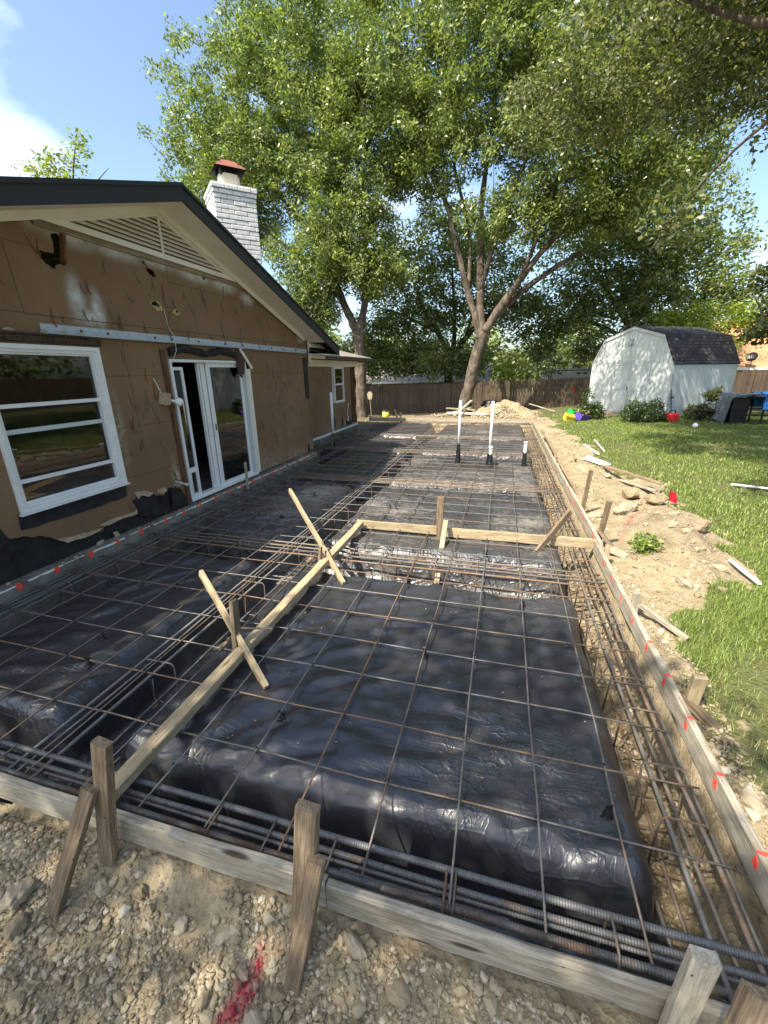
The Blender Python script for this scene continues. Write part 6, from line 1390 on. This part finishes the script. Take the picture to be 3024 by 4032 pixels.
tree('broadleaf_tree', 'small broad leaved tree at the right edge beyond the tarps', 'tree', (15.4, 20.4, .05), [([(15.4, 20.4, 0), (15.3, 20.4, 2), (15.0, 20.4, 4)], [.14, .11, .05]), ([(15.2, 20.4, 2.6), (14.2, 20.2, 3.8), (13.6, 20.1, 4.6)], [.07, .05, .02])], [((14.6, 20.2, 5.2), (1.3, 1.2, 1.0), 44), ((15.2, 20.2, 3.9), (1.3, 1.2, .9), 46), ((14.4, 20, 3.3), (.8, .8, .5), 16)], 46, (.42, .42, .36), .19, 'leafol', 'bark', 33, .6, .5, GT)
tree('thin_tree', 'thin leafy treetop peeking over the house roof at far left', 'tree', (-11.5, 14.2, 0), [([(-11.6, 14.2, 0), (-11.7, 14.2, 4), (-11.8, 14.2, 7.6)], [.16, .12, .08]), ([(-11.8, 14.2, 7.5), (-12.8, 14, 8.8), (-13.4, 14, 9.8)], [.06, .035, .01]), ([(-11.8, 14.2, 7.5), (-11.6, 14.2, 9), (-11.0, 14.2, 10.3)], [.06, .035, .01]), ([(-11.8, 14.2, 7.4), (-10.9, 14.2, 8.5), (-9.9, 14.2, 9.1)], [.05, .03, .008])], [((-11.9, 14.1, 9.1), (1.2, .8, .8), 24), ((-12.9, 14.1, 9.2), (.7, .6, .5), 10), ((-11.0, 14.2, 10.0), (.35, .3, .45), 5)], 34, (.3, .3, .26), .15, 'leafye', 'bark', 35, .45, .2)
# far wall of foliage well beyond the fence
n = 520; rgn = np.random.default_rng(61); C = np.stack([rgn.uniform(-26, 34, n), rgn.uniform(44, 52, n), rgn.uniform(0, 7.0, n)], 1)
C[:, 2] *= .75+.25*np.sin(C[:, 0]*.7); o = leaves('far_trees', C, 60, (1.6, 1.3, 1.1), .55, .55, .3, 62, 'leafdk'); tag(o, 'far belt of dark trees closing the view behind the neighbours', kind='stuff')
fe = thing('picket_fence', (21.5, 8, .1), 'side fence of the yard, outside the right of the picture', 'fence')
mb = MB(); rg = random.Random(77); y = -16.0
while y < 24: mb.prism([[(y, -.3), (y+.135, -.3), (y+.135, 1.75+rg.uniform(-.03, .03)), (y, 1.75+rg.uniform(-.03, .03))]], 0, 21.5, 21.52); y += .145
part('pickets', mb, 'fence', fe)
n = 260; C = np.stack([rgn.uniform(25, 31, n), rgn.uniform(-30, 26, n), rgn.uniform(0, 8.0, n)], 1)
C[:, 2] *= .7+.3*np.sin(C[:, 1]*.5); o = leaves('side_trees', C, 60, (1.3, 1.6, 1.1), .5, .55, .3, 64, 'leafdk'); tag(o, 'belt of dark trees beyond the side of the yard', kind='stuff')
# overhanging tree whose trunk stands outside the frame on the right
tree('overhanging_tree', 'large olive green tree spreading over the yard from the right side', 'tree', (14.2, 7.2, -.05),
     [([(14.2, 7.2, -.1), (14.0, 7.2, 2.5), (13.6, 7.1, 4.4)], [.42, .34, .30]), ([(13.6, 7.1, 4.3), (11.6, 7.4, 5.6), (9.6, 8.0, 6.3), (8.0, 8.6, 6.9), (6.6, 9.2, 7.9)], [.22, .16, .10, .06, .02]), ([(13.6, 7.1, 4.4), (12, 6.2, 6.4), (10.2, 5.4, 8.0), (8.0, 4.6, 9.2)], [.22, .16, .1, .04]), ([(13.5, 7.1, 4.4), (12.6, 9.4, 6.6), (11.4, 12, 8.6), (10, 14, 10)], [.2, .15, .1, .03]), ([(12.4, 7.3, 5.2), (10.2, 9.4, 7.2), (8.6, 11.0, 8.8), (7.3, 12.0, 10.2)], [.13, .1, .07, .02]), ([(9.6, 8, 6.3), (8.4, 8.2, 5.7), (7.5, 8.4, 4.9), (6.9, 8.5, 3.95)], [.05, .03, .018, .006])],
     [((9.4, 9.8, 8.6), (2.9, 3.0, 1.9), 190), ((8.0, 11.0, 9.6), (2.4, 2.4, 1.6), 110), ((11.4, 8.0, 7.6), (2.6, 3.6, 1.7), 120), ((9.2, 4.6, 9.0), (3.2, 3.4, 1.6), 120), ((12.0, 3.6, 8.5), (3, 3, 2), 80), ((12.6, 10.8, 8.2), (2.2, 2.4, 1.7), 80), ((7.2, 8.6, 4.6), (.4, .25, .5), 7), ((6.6, 8.0, 8.3), (1.8, 1.6, .9), 60), ((6.5, 15.0, 9.4), (2.5, 2.2, 1.2), 150), ((8.3, 2.4, 7.8), (2.6, 2.6, 1.0), 190), ((9.2, 5.4, 8.6), (2.8, 2.4, 1.0), 190), ((8.6, 15.6, 10.4), (2.0, 2.0, 1.2), 80), ((10.4, 14.8, 9.6), (2.4, 2.4, 1.7), 110), ((10.0, 9.0, 6.9), (2.0, 2.6, .8), 60), ((8.6, 12.6, 8.0), (1.5, 1.5, .8), 40), ((11.2, 5.8, 7.0), (3.0, 2.6, 1.2), 80), ((12.5, 8.5, 10.5), (3.6, 4.5, 1.4), 120)],
     80, (.52, .52, .42), .13, 'leafol', 'bark', 41, .5, .5)
# the tree behind the camera that shades the foreground
tree('shade_tree', 'broad tree standing behind the viewpoint, shading the near end of the slab', 'tree', (-2.6, -7.6, -.2),
     [([(-2.6, -7.6, -.3), (-2.5, -7.5, 2.2), (-2.2, -7.2, 4.0)], [.4, .32, .28]), ([(-2.2, -7.2, 3.9), (-.6, -6.6, 5.8), (1.2, -6.2, 7.2)], [.2, .14, .05]), ([(-2.2, -7.2, 4), (-3, -5.6, 6), (-3.6, -4.6, 7.5)], [.2, .14, .05]), ([(-2.2, -7.2, 4), (-1.2, -5.6, 6.4), (-.2, -4.4, 7.8)], [.17, .12, .04])],
     [((.9, -5.6, 7.6), (2.9, 2.6, 1.3), 190), ((-1.0, -4.4, 7.6), (2.3, 1.9, 1.2), 110), ((1.4, -3.6, 7.6), (1.9, 1.3, .9), 60), ((-3.2, -4.6, 7.2), (1.7, 2.0, 1.2), 40), ((2.8, -6.6, 7.4), (1.6, 1.8, 1.0), 60)],
     34, (.5, .5, .4), .15, 'leafol', 'bark', 51, .5, .4)
# bushes
def bush(name, label, x, y, rx, ry, h_, k, mat, seed, ls=.075, tall=None):
    z = item_z(x, y); t = thing(name, (x, y, z), label, 'bush'); r = np.random.default_rng(seed)
    g = r.normal(size=(k, 3)); g /= np.linalg.norm(g, axis=1, keepdims=True); g[:, 2] = np.abs(g[:, 2]); rad = r.uniform(.45, 1, (k, 1))
    C = np.array((x, y, z+.08))+g*rad*np.array((rx, ry, h_))*(1+.12*vn(g[:, 0]*3+seed, g[:, 1]*3))[:, None]
    if tall: C = np.concatenate([C, np.array(tall)+r.normal(size=(10, 3))*.13])
    mb = MB()
    for c in C[::3]: mb.tube([(x+r.normal()*.05, y+r.normal()*.05, z), tuple((np.array((x, y, z+.1))+c)/2), tuple(c)], [.014, .009, .004], 4, False)
    part('stems', mb, 'barkdk', t); leaves('foliage', C, 46, (.16, .16, .13), ls, .5, -.1, seed+1, mat, t, (x, y, z))
bush('round_bush', 'dark round clipped bush in front of the shed doors', 9.75, 17.3, .82, .7, .78, 130, 'bush', 71)
bush('round_bush', 'dark bush left of the ramp with a lighter shoot on top', 8.15, 18.6, .72, .62, .66, 100, 'bush', 73, .075, (8.0, 18.9, item_z(8, 18.9)+.98))
bush('leafy_plant', 'loose green plant with a tall shoot against the side wall of the shed', 12.0, 18.25, .62, .4, .46, 34, 'leafol', 75, .13, (12.35, 18.4, item_z(12.3, 18.4)+.95))
bush('weed_clump', 'small green weed clump in the dirt by the cross board end', 6.4, 4.3, .16, .12, .05, 9, 'grass', 77, .06)
bush('creeper', 'light creeper growing at the foot of the fence behind the tarps', 14.2, 23.8, .7, .3, .8, 26, 'leafye', 79, .13)
